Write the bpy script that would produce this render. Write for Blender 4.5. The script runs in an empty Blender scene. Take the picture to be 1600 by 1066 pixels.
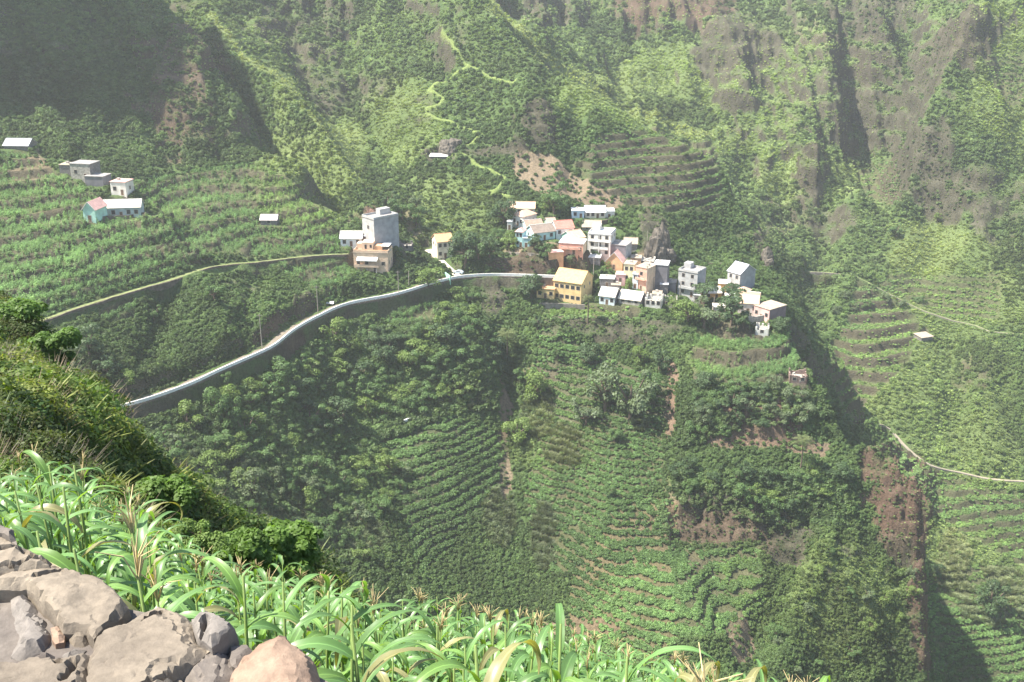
import bpy, bmesh, math, random
import numpy as np
from mathutils import Vector, Matrix
from mathutils.geometry import delaunay_2d_cdt

rng = np.random.default_rng(7)
random.seed(7)
C = bpy.context.scene.collection
scn = bpy.context.scene

# ------------------------------------------------------------------ camera, world, sun, exposure
F = 1690.0            # focal length in pixels of a 1600 px wide frame
PITCH = math.radians(20.0)
cd = bpy.data.cameras.new('camera'); cam = bpy.data.objects.new('camera', cd); C.objects.link(cam)
cam.location = (0, 0, 0); cam.rotation_euler = (math.pi/2-PITCH, 0, 0)
cd.sensor_width = 36.0; cd.lens = 36.0*F/1600.0; cd.clip_start = 0.1; cd.clip_end = 6000
scn.camera = cam

SUN_EL, SUN_AZ = 57.0, 266.0        # azimuth clockwise from +Y (camera looks along +Y): 270 = from the left
w = bpy.data.worlds.new('World'); scn.world = w; w.use_nodes = True
nt = w.node_tree; sky = nt.nodes.new('ShaderNodeTexSky'); sky.sky_type = 'NISHITA'; sky.sun_disc = False
sky.sun_elevation = math.radians(SUN_EL); sky.sun_rotation = math.radians(SUN_AZ)
bg = nt.nodes['Background']; bg.inputs['Strength'].default_value = 0.10
nt.links.new(sky.outputs[0], bg.inputs['Color'])
sl = bpy.data.lights.new('sun', 'SUN'); sun = bpy.data.objects.new('sun', sl); C.objects.link(sun)
sl.energy = 5.0; sl.angle = math.radians(0.5); sl.color = (1.0, 0.94, 0.84)
_e, _a = math.radians(SUN_EL), math.radians(SUN_AZ)
SUNV = Vector((math.sin(_a)*math.cos(_e), math.cos(_a)*math.cos(_e), math.sin(_e)))
sun.rotation_euler = SUNV.to_track_quat('Z', 'Y').to_euler()
scn.view_settings.view_transform = 'Standard'; scn.view_settings.look = 'None'
scn.view_settings.exposure = 1.52; scn.view_settings.gamma = 1.0
scn.render.engine = 'CYCLES'
try:
    scn.cycles.use_denoising = True; scn.cycles.denoiser = 'OPENIMAGEDENOISE'
except Exception: pass
scn.cycles.max_bounces = 6; scn.cycles.diffuse_bounces = 3; scn.cycles.glossy_bounces = 2
scn.cycles.transmission_bounces = 3; scn.cycles.volume_bounces = 0; scn.cycles.transparent_max_bounces = 4

# ------------------------------------------------------------------ survey: picture point + distance -> world
CP, SP = math.cos(PITCH), math.sin(PITCH)
def st(u, v):
    a = np.asarray(u, float)-800; b = 533-np.asarray(v, float)
    yy = F*CP+b*SP; zz = -F*SP+b*CP
    return a/yy, zz/yy
SC = 1.4              # the survey distances beyond 90 m are in units of 1.4 m
def W(u, v, Y):
    if Y > 90: Y *= SC
    s, t = st(u, v); return (float(s*Y), float(Y), float(t*Y))
def WZ(u, v, z):
    z *= SC
    s, t = st(u, v); Y = z/t; return (float(s*Y), float(Y), float(z))
def project(X, Y, Z):
    yc = Y*CP - Z*SP; zc = Y*SP + Z*CP; yc = np.maximum(yc, 0.01)
    return 800+F*X/yc, 533-F*zc/yc

# ------------------------------------------------------------------ control points of the land
CPTS = []
def P(*a):
    for u, v, Y in a: CPTS.append(W(u, v, Y))
def PX(*a):
    for p in a: CPTS.append(p)
def PXS(*a):
    for p in a: CPTS.append(tuple(q*SC if math.hypot(p[0], p[1]) > 100 else q for q in p))
def dens(line, step):
    out = []
    for a, b in zip(line[:-1], line[1:]):
        n = max(1, int(math.dist(a[:2], b[:2])/step))
        for i in range(n):
            k = i/n; out.append(tuple(a[j]*(1-k)+b[j]*k for j in range(3)))
    out.append(line[-1]); return out
def smooth_line(line, step):
    """Catmull-Rom through the points, resampled"""
    pts = [np.array(p, float) for p in line]; pts = [2*pts[0]-pts[1]]+pts+[2*pts[-1]-pts[-2]]
    out = []
    for i in range(1, len(pts)-2):
        p0, p1, p2, p3 = pts[i-1:i+3]
        n = max(1, int(np.linalg.norm(p2-p1)/step))
        for k in range(n):
            t = k/n
            out.append(tuple(.5*((2*p1)+(-p0+p2)*t+(2*p0-5*p1+4*p2-p3)*t*t+(-p0+3*p1-3*p2+p3)*t**3)))
    out.append(tuple(pts[-2])); return out
def offset(line, d, dz=0):
    """d>0: to the right of the walking direction"""
    out = []
    for i, p in enumerate(line):
        a = line[max(0, i-1)]; b = line[min(len(line)-1, i+1)]
        tx, ty = b[0]-a[0], b[1]-a[1]; l = math.hypot(tx, ty) or 1
        out.append((p[0]+ty/l*d, p[1]-tx/l*d, p[2]+dz))
    return out

ROAD_Z = -89.5
road_line = smooth_line([WZ(u, v, ROAD_Z) for u, v in [(-90, 722), (0, 692), (100, 666), (178, 641), (240, 623), (300, 601), (345, 580), (400, 556), (430, 541), (462, 516), (500, 495), (545, 476), (620, 461), (680, 443), (720, 434), (770, 431), (820, 432), (872, 434)]], 3.0)
path_line = smooth_line([WZ(u, v, z) for u, v, z in [(-60, 530, -74.5), (60, 502, -75), (120, 482, -75), (200, 457, -75.2), (270, 437, -75.6), (320, 420, -76), (360, 413, -77), (400, 410, -78), (450, 404, -79.5), (500, 399, -80.5), (545, 397, -81.4)]], 3.0)
# the road bench
for d, dz in ((-8, 5.0), (-5.6, 0), (-2.8, 0), (.2, 0), (1.1, -7.0), (4.0, -9.5)):
    PX(*offset(road_line, d, dz)[::2])
# the upper path bench
for d, dz in ((-4.5, 1.6), (-1.8, 0), (.15, 0), (1.1, -3.2), (4.0, -5.6)):
    PX(*offset(path_line, d, dz)[::2])

# near slope under the camera (formula on a grid)
TOPL = [(-300,680),(0,700),(60,700),(110,705),(170,735),(220,770),(260,800),(300,835),(350,858),(400,868),(450,880),(520,895),(560,912),(640,922),(700,918),(760,935),(820,945),(900,965),(960,990),(1040,1005),(1100,1030),(1180,1050),(1230,1058),(1300,1075),(2000,1300)]
def near_ground(X, Y):
    n = ((X+.28)*.65+(Y-1.65)*.96)/1.159
    if n < .35: return -1.95
    u = 800+X/max(Y, 1.5)*1470; v = float(np.interp(u, [p[0] for p in TOPL], [p[1] for p in TOPL]))
    tl = math.tan(PITCH+math.atan((v-533)/F)); y = max(Y, 0)
    z = -1.75-tl*min(y, 13)
    if y > 13: z -= (y-13)*(.55+.45*min(1, max(0, (u-200)/400)))
    return min(z, -2.6-.3*n)
for X in np.arange(-26, 26, 1.3):
    for Y in np.concatenate([np.arange(-5, 10, .8), np.arange(10, 27, 2.5)]):
        if Y > 13.5 and 800+X/Y*1470 < 260: continue
        PX((X, Y, near_ground(X, Y)))
# left hill close by
P((-60,430,52),(0,470,46),(30,500,43),(60,530,41),(100,578,38),(150,640,34),(190,700,31),(230,745,27.5),
  (-60,560,38),(0,600,31),(60,620,30),(110,660,26),(0,660,22))
# hidden ravine behind the left hill
P((-80,600,75),(0,610,72),(100,700,70),(200,800,66),(300,900,62),(450,1010,60),(600,1090,60),(900,1180,60),(1200,1240,60),(1600,1240,60),
  (-80,700,130),(0,690,130),(100,740,130),(200,810,130),(350,900,130),(500,980,130),(700,1050,130),(900,1120,135),(1200,1200,140),(1600,1250,150),
  (-100,760,175),(0,720,178),(100,705,182),(200,760,182),(330,860,172),(500,960,172),(700,1050,175),(900,1130,178),(1200,1180,180),(1500,1220,190))
# wooded slope under the road
P((180,700,200),(250,720,200),(330,680,213),(300,800,186),(400,700,218),(400,800,198),(480,620,243),(470,700,227),(550,560,263),(550,640,252),(550,720,235),
  (550,800,219),(500,880,202),(600,900,205),(600,500,279),(640,495,279.5),(640,560,267),(640,640,256),(640,720,241),(640,800,227),(650,950,201),(640,470,282),
  (700,480,284),(700,540,271),(740,560,268),(755,500,283),(700,620,262),(700,700,247),(700,780,234),(700,860,221),(700,960,203),(700,1050,190))
# ravine bed
RAV=[(762,455,299),(772,490,293),(780,530,287),(792,600,277),(796,650,268),(800,700,258),(790,760,246),(800,820,235),(815,880,225),(830,950,213),(835,1040,199),(840,1120,188)]
PX(*dens([W(*p) for p in RAV], 4))
# bean fields to the right of the ravine
P((840,470,298),(870,490,289),(930,490,290),(1000,490,288),(850,540,280),(930,530,283),(1000,520,284),(1050,520,281),(870,600,272),(950,590,272.5),(1040,590,268),
  (850,660,262),(950,660,257.5),(1050,660,255),(850,740,247),(950,740,243),(1030,740,243),(870,820,233),(950,820,229),(1040,830,229),(880,900,217.5),
  (960,900,214.5),(1060,900,214),(900,1000,201),(1000,1000,197.5),(1100,1000,197.5),(900,1090,189),(1050,1100,184),(1200,1110,186))
# terraces below the right-hand houses, the tree band and the red cliff bands
P((1060,480,296),(1060,550,274),(1100,500,286),(1110,545,271),(1100,590,259),(1160,500,283),(1160,550,269),(1160,595,257),(1220,520,277),(1230,560,267),(1240,600,257),
  (1080,620,254),(1080,690,247),(1150,625,254),(1160,690,247),(1250,640,252),(1260,690,247.5),(1050,720,243),(1120,715,242.5),(1200,715,242.5),(1290,715,243.5),
  (1060,742,238.5),(1150,742,238.5),(1240,745,238.5),(1300,745,238.5),(1050,845,230),(1150,860,228),(1220,865,227.5),(1290,830,231),
  (1100,930,212),(1180,930,214),(1250,930,216),(1150,1030,197),(1230,1000,205.5),(1350,760,239),(1380,740,242.5),(1340,850,230),(1400,850,231),(1350,950,218),(1420,950,222),
  (1300,1060,203.5),(1400,1060,210),(1400,790,236),(1350,700,248),(1290,660,252))
EDGE=[(1225,470,293),(1232,500,287),(1250,545,275),(1270,575,268.5),(1290,605,262.5),(1308,640,256),(1322,672,251),(1342,703,247.5),(1385,713,246.5),(1412,735,243),(1436,765,239),(1446,810,234.5),(1448,870,229.5),(1447,950,222.5),(1452,1020,216),(1460,1090,209.5),(1470,1200,200)]
eg = smooth_line([W(*p) for p in EDGE], 3)
PX(*eg); PX(*offset(eg, -3, -20)); PX(*offset(eg, -5, -48)); PX(*[(x, y, z-72) for x, y, z in offset(eg, -11, 0)[::3]])
# village shelf
P((880,456,302),(1000,456,300),(900,410,309),(800,415,308),(820,395,310),(880,392,312),(940,410,312),(980,425,308),(1000,440,303),(1060,440,306),(1000,400,318),(1060,412,318),
  (1120,468,303),(1160,445,315),(1200,455,305),(800,360,326),(860,365,323),(920,368,323),(980,385,322),(830,340,333),(900,345,333),(940,330,340),(800,325,340),(760,350,336),
  (740,400,315),(770,400,316),(700,395,321),(680,400,318),(700,415,309),(650,420,300),(640,400,310),(640,375,322),(590,432,287),(560,385,302),(620,440,292),(600,455,285),(600,375,303),(540,420,282),
  (650,350,330),(700,340,338),(620,330,336),(750,320,347))
# hill behind the village
P((700,310,346),(650,300,352),(760,290,352),(690,262,362),(760,255,366),(720,235,372),(650,270,361),(630,240,372),(680,200,388),(760,200,385),(735,112,415),(670,150,405),(800,130,402),
  (820,262,364),(848,236,370),(838,205,374),(835,160,380),(860,150,382),(880,190,378),(900,245,366),(880,262,362),(850,290,352),(900,300,350),(950,322,346),(990,330,346),
  (930,250,368),(960,300,354),(1000,300,356),(1000,250,374),(1040,270,368),(1060,310,358),(1040,335,345),(1010,345,338),(1010,385,322),(1045,395,322),(1035,360,332),
  (900,160,392),(960,190,388),(1060,225,384),(1090,290,366),(1110,340,362),(1150,400,352),(1080,390,345),(1120,415,335),(1190,425,330),(1160,415,337))
HILL=[(740,-30,455),(762,15,440),(800,55,430),(850,98,418),(895,122,410),(940,142,405),(975,165,400),(1010,190,396),(1060,215,391),(1112,240,386),(1128,280,378),(1160,330,371),(1192,372,366),(1212,405,360),(1222,430,350),(1232,460,330)]
hl = smooth_line([W(*p) for p in HILL], 4)
PX(*hl); PX(*offset(hl, -12, -14)[::2]); PX(*offset(hl, -30, -34)[::2])
# left spur
SPUR=[(270,-40,455),(300,5,440),(332,35,425),(380,92,402),(410,112,394),(440,132,386),(470,165,374),(500,200,363),(550,268,345),(575,295,336),(600,315,328)]
spl = smooth_line([W(*p) for p in SPUR], 4)
PX(*spl); PX(*offset(spl, 6, -12)[::2]); PX(*offset(spl, 16, -30)[::2])
P((520,290,331),(540,330,318),(450,300,320),(500,250,338),(440,190,360),(420,240,344),(470,380,293),(450,340,305),(540,370,305),(400,330,306),(400,380,291),(570,330,318),(600,340,313))
# bowl and the shaded wall at the left
P((380,150,372),(390,230,350),(360,270,334),(300,280,326),(300,230,342),(300,150,356),(330,90,378),(280,50,395),(240,0,410),(200,230,336),(200,150,350),(200,60,372),(200,-20,400),
  (120,200,338),(100,100,358),(60,30,372),(0,-20,385),(0,100,352),(60,180,336),(0,180,330),(-80,100,345),(-80,200,318),(260,300,316),(300,340,296),(250,330,300),(340,390,280),(300,375,280),
  (150,260,305),(200,275,308),(230,290,306))
KN=[(-60,205,306),(0,216,304),(40,228,301),(80,250,296),(130,262,292),(165,282,288),(215,312,283),(250,345,277),(290,380,271),(325,405,266.5)]
kn = smooth_line([W(*p) for p in KN], 3)
PX(*kn); PX(*offset(kn, -7, -7)[::2])
P((0,260,288),(60,280,284),(110,310,276),(170,335,272),(0,320,268),(60,340,264),(130,370,258),(200,380,260),(0,380,249),(60,400,243),(130,420,240),(200,420,249),(260,410,258),(0,440,231),(60,460,227),(-80,300,268),(-80,420,236))
# bank between the path and the road
P((140,520,222),(200,510,231),(200,560,222),(140,580,210),(130,620,205),(260,500,240),(260,570,226),(330,450,257),(330,520,240),(330,560,231),(400,440,268),(400,500,250),(380,540,239),
  (460,430,280),(470,470,270),(520,430,281),(540,460,279.5),(60,560,208),(0,600,195))
# gully and slopes right of the spur
P((480,100,440),(520,150,428),(560,200,412),(590,260,388),(620,290,368),(450,50,462),(430,0,490),(560,120,440),(620,180,404),(600,60,462),(560,0,490),(650,100,430),(680,30,450),(700,-20,470),(500,20,488),(630,0,478))
# wall of the far valley
P((1010,160,520),(960,110,545),(910,70,570),(895,0,610),(940,40,590),(1000,60,582),(1050,120,552),(1100,0,620),(1100,60,588),(1100,150,530),(1080,200,505),(1150,200,510),(1130,240,492),
  (1140,105,552),(1145,60,600),(1200,0,640),(1200,100,560),(1200,170,528),(1230,250,492),(1160,290,474),(1200,330,462),(1230,380,446),(1260,410,434),(1280,330,462),(1280,230,497),(1300,150,520),(1300,90,548),
  (1280,40,600),(1300,0,625),(1360,0,690),(1350,60,560),(1400,60,570),(1400,100,572),(1340,200,522),(1340,280,498),(1360,310,482),(1390,260,506),(1395,170,532),(1400,320,458),(1350,370,440),(1400,380,428),
  (1290,430,420),(1340,430,410),(1400,470,401),(1450,490,396),(1490,505,391),(1540,515,386),(1600,522,380),(1700,530,375),(1460,440,407),(1550,450,402),(1600,400,408),(1700,400,400),(1500,400,414),(1460,400,424),(1440,360,434),
  (870,20,760),(880,70,740),(850,50,720),(840,-20,760),(900,-40,700))
BUT=[(1560,-60,525),(1535,0,505),(1512,50,493),(1488,92,484),(1462,140,474),(1440,190,464),(1424,240,456),(1420,275,450),(1428,320,442),(1440,350,436)]
bt = smooth_line([W(*p) for p in BUT], 4)
PX(*bt); PX(*offset(bt, -8, -16)[::2])
P((1600,0,528),(1600,60,500),(1560,90,490),(1600,150,474),(1540,180,466),(1500,150,472),(1480,240,455),(1480,300,446),(1550,250,452),(1600,250,448),(1540,320,434),(1600,330,428),(1700,100,490),(1700,300,430))
# right valley floor and fields
P((1262,520,388),(1275,550,376),(1292,580,364),(1306,610,354),(1322,640,348),(1345,690,338),(1250,480,396),(1365,712,333),(1452,780,316),(1458,880,293),(1462,960,274),(1280,480,398),(1300,520,385),(1310,560,372),(1320,600,360),(1330,645,348),(1350,540,376),(1400,540,378),(1470,530,384),(1400,600,356),(1450,600,358),(1500,600,362),(1600,600,360),(1350,640,346),
  (1400,680,336),(1480,680,340),(1560,680,341),(1650,690,340),(1420,740,322),(1500,745,324),(1600,755,322),(1700,760,322),(1470,800,308),(1540,820,306),(1640,840,304),(1470,880,290),(1540,900,288),(1640,920,286),
  (1480,960,272),(1550,980,272),(1650,1000,272),(1490,1050,258),(1560,1066,257),(1660,1080,256),(1500,1150,240),(1640,1160,240),(1240,470,388),(1260,500,380),(1290,570,352),(1500,1250,225),(1700,1250,225),(1700,900,292))
# far outside and above the frame
for u, vt, Y in [(-300,-250,430),(0,-250,470),(200,-260,480),(400,-200,560),(700,-200,600),(850,-200,860),(1000,-150,690),(1200,-150,720),(1400,-150,740),(1600,-200,600),(1900,-200,600),
                 (-300,-500,620),(0,-500,650),(400,-450,760),(800,-420,1000),(1200,-400,900),(1600,-450,850),(2000,-450,850)]:
    P((u, vt, Y))
PXS((-900,1600,230),(0,1600,235),(900,1600,230),(1500,1600,230),(-1700,1600,230))
# big unseen mountain beyond the left edge, added and raised to shade the bowl, right mountains
PXS((-235,318,50),(-236,330,110),(-236,345,160),(-236,368,176),(-236,392,180),(-240,415,186),(-245,450,194),(-250,500,205),(-300,380,230),(-320,450,235),(-198,385,10),(-215,430,30),(-300,330,110),(-270,300,50),(-330,280,90),(-260,250,10),(-320,230,40),(-230,220,-20),(-280,200,0),(-200,200,-45),(-230,160,-20),
   (-180,150,-62),(-120,100,-40),(-90,60,-12),(-60,20,8),(-60,-5,10),(-420,300,150),(-500,500,235),(-400,150,100),(-200,60,40),(-300,0,60),(-1000,800,235),(-1000,300,250))
PXS((300,300,-130),(360,300,-90),(420,360,-30),(330,200,-170),(420,200,-120),(500,420,60),(700,600,150),(600,300,60),(60,20,-28),(60,-5,-20),(140,60,-90),(200,100,-150),(300,100,-150),(500,50,-50),(900,800,250),(300,-5,-100))

# ------------------------------------------------------------------ triangulate and sample on a fan grid
D = 8.0
A0, A1, B0, B1 = -1.15, 1.15, math.log(3.0), math.log(2400.0)
NA, NB = 1100, 1500
pts = np.array(CPTS, float)
pa = pts[:,0]/(pts[:,1]+D); pb = np.log(pts[:,1]+D)
keep = (pa > A0-.6) & (pa < A1+.6) & (pb < B1+.3) & (pb > B0-.2)
pts, pa, pb = pts[keep], pa[keep], pb[keep]
corner = [(A0-.3, B0-.1, -2), (A1+.3, B0-.1, -2), (A0-.3, B1+.1, 325), (A1+.3, B1+.1, 325)]
pa = np.concatenate([pa, [c[0] for c in corner]]); pb = np.concatenate([pb, [c[1] for c in corner]]); pz = np.concatenate([pts[:,2], [c[2] for c in corner]])
vo, eo, fo, ovo, _, _ = delaunay_2d_cdt([Vector((float(a), float(b))) for a, b in zip(pa, pb)], [], [], 0, 1e-5)
vz = np.array([pz[o[0]] for o in ovo]); va = np.array([v.x for v in vo]); vb = np.array([v.y for v in vo])
Hg = np.full((NB, NA), -100.0)
ga = np.linspace(A0, A1, NA); gb = np.linspace(B0, B1, NB)
for f in fo:
    i, j, k = f
    x0, y0, x1, y1, x2, y2 = va[i], vb[i], va[j], vb[j], va[k], vb[k]
    det = (y1-y2)*(x0-x2)+(x2-x1)*(y0-y2)
    if abs(det) < 1e-12: continue
    c0, c1 = np.searchsorted(ga, [min(x0, x1, x2)-1e-9, max(x0, x1, x2)+1e-9])
    r0, r1 = np.searchsorted(gb, [min(y0, y1, y2)-1e-9, max(y0, y1, y2)+1e-9])
    if c1 <= c0 or r1 <= r0: continue
    gx, gy = np.meshgrid(ga[c0:c1], gb[r0:r1])
    l0 = ((y1-y2)*(gx-x2)+(x2-x1)*(gy-y2))/det; l1 = ((y2-y0)*(gx-x2)+(x0-x2)*(gy-y2))/det; l2 = 1-l0-l1
    m = (l0 >= -1e-7) & (l1 >= -1e-7) & (l2 >= -1e-7)
    z = l0*vz[i]+l1*vz[j]+l2*vz[k]
    Hg[r0:r1, c0:c1][m] = z[m]
def blur(a, sx, sy):
    for ax, s in ((0, sy), (1, sx)):
        if s <= 0: continue
        n = int(3*s)+1; k = np.exp(-.5*(np.arange(-n, n+1)/s)**2); k /= k.sum()
        p = np.pad(a, [(n, n) if i == ax else (0, 0) for i in range(2)], mode='edge')
        out = np.zeros_like(a)
        for i, kk in enumerate(k):
            sl_ = [slice(None)]*2; sl_[ax] = slice(i, i+a.shape[ax]); out += kk*p[tuple(sl_)]
        a = out
    return a
Hs = blur(Hg, 3.0, 1.6)

# ------------------------------------------------------------------ numpy noise
def _hash(ix, iy, iz, seed):
    h = (ix.astype(np.int64)*374761393+iy.astype(np.int64)*668265263+iz.astype(np.int64)*2147483647+seed*1274126177) & 0xffffffff
    h = ((h ^ (h >> 13))*1274126177) & 0xffffffff
    h = (h ^ (h >> 16)) & 0xffffff
    return h.astype(np.float32)/np.float32(0xffffff)
def vnoise(x, y, z, seed=0):
    xi = np.floor(x); yi = np.floor(y); zi = np.floor(z)
    fx = (x-xi).astype(np.float32); fy = (y-yi).astype(np.float32); fz = (z-zi).astype(np.float32)
    fx = fx*fx*(3-2*fx); fy = fy*fy*(3-2*fy); fz = fz*fz*(3-2*fz)
    r = 0
    for dx in (0, 1):
        wx = fx if dx else 1-fx
        for dy in (0, 1):
            wy = fy if dy else 1-fy
            for dz in (0, 1):
                wz = fz if dz else 1-fz
                r = r+wx*wy*wz*_hash(xi+dx, yi+dy, zi+dz, seed)
    return r*2-1
def fbm(x, y, z, wl, octv=4, seed=0, gain=.5, ridged=False):
    r = 0; a = 1.0; tot = 0
    for o in range(octv):
        n = vnoise(x/wl, y/wl, z/wl, seed+o*17)
        if ridged: n = 1-2*np.abs(n)
        r = r+a*n; tot += a; a *= gain; wl = wl/2.03
    return r/tot

# ------------------------------------------------------------------ picture-located masks (regions of the land, surveyed through W)
def blob(U, V, lst):
    """soft ellipses (u, v, ru, rv[, strength])"""
    m = np.zeros(U.shape, np.float32)
    for b in lst:
        u, v, ru, rv = b[:4]; k = b[4] if len(b) > 4 else 1.0
        d = ((U-u)/ru)**2+((V-v)/rv)**2
        m = np.maximum(m, k*np.clip(1.6-1.2*d, 0, 1))
    return m
def inpoly(U, V, poly):
    m = np.zeros(U.shape, bool); n = len(poly)
    for i in range(n):
        x0, y0 = poly[i]; x1, y1 = poly[(i+1) % n]
        if y0 == y1: continue
        c = ((V < y0) != (V < y1)) & (U < (x1-x0)*(V-y0)/(y1-y0)+x0)
        m ^= c
    return m
def stroke(U, V, pl, w):
    m = np.zeros(U.shape, np.float32)
    for (x0, y0), (x1, y1) in zip(pl[:-1], pl[1:]):
        dx, dy = x1-x0, y1-y0; l2 = dx*dx+dy*dy
        t = np.clip(((U-x0)*dx+(V-y0)*dy)/l2, 0, 1)
        d = np.hypot(U-x0-t*dx, V-y0-t*dy)
        m = np.maximum(m, np.clip(1.5-d/w, 0, 1))
    return m
def sm(x, a, b):
    t = np.clip((x-a)/(b-a), 0, 1); return t*t*(3-2*t)

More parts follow.
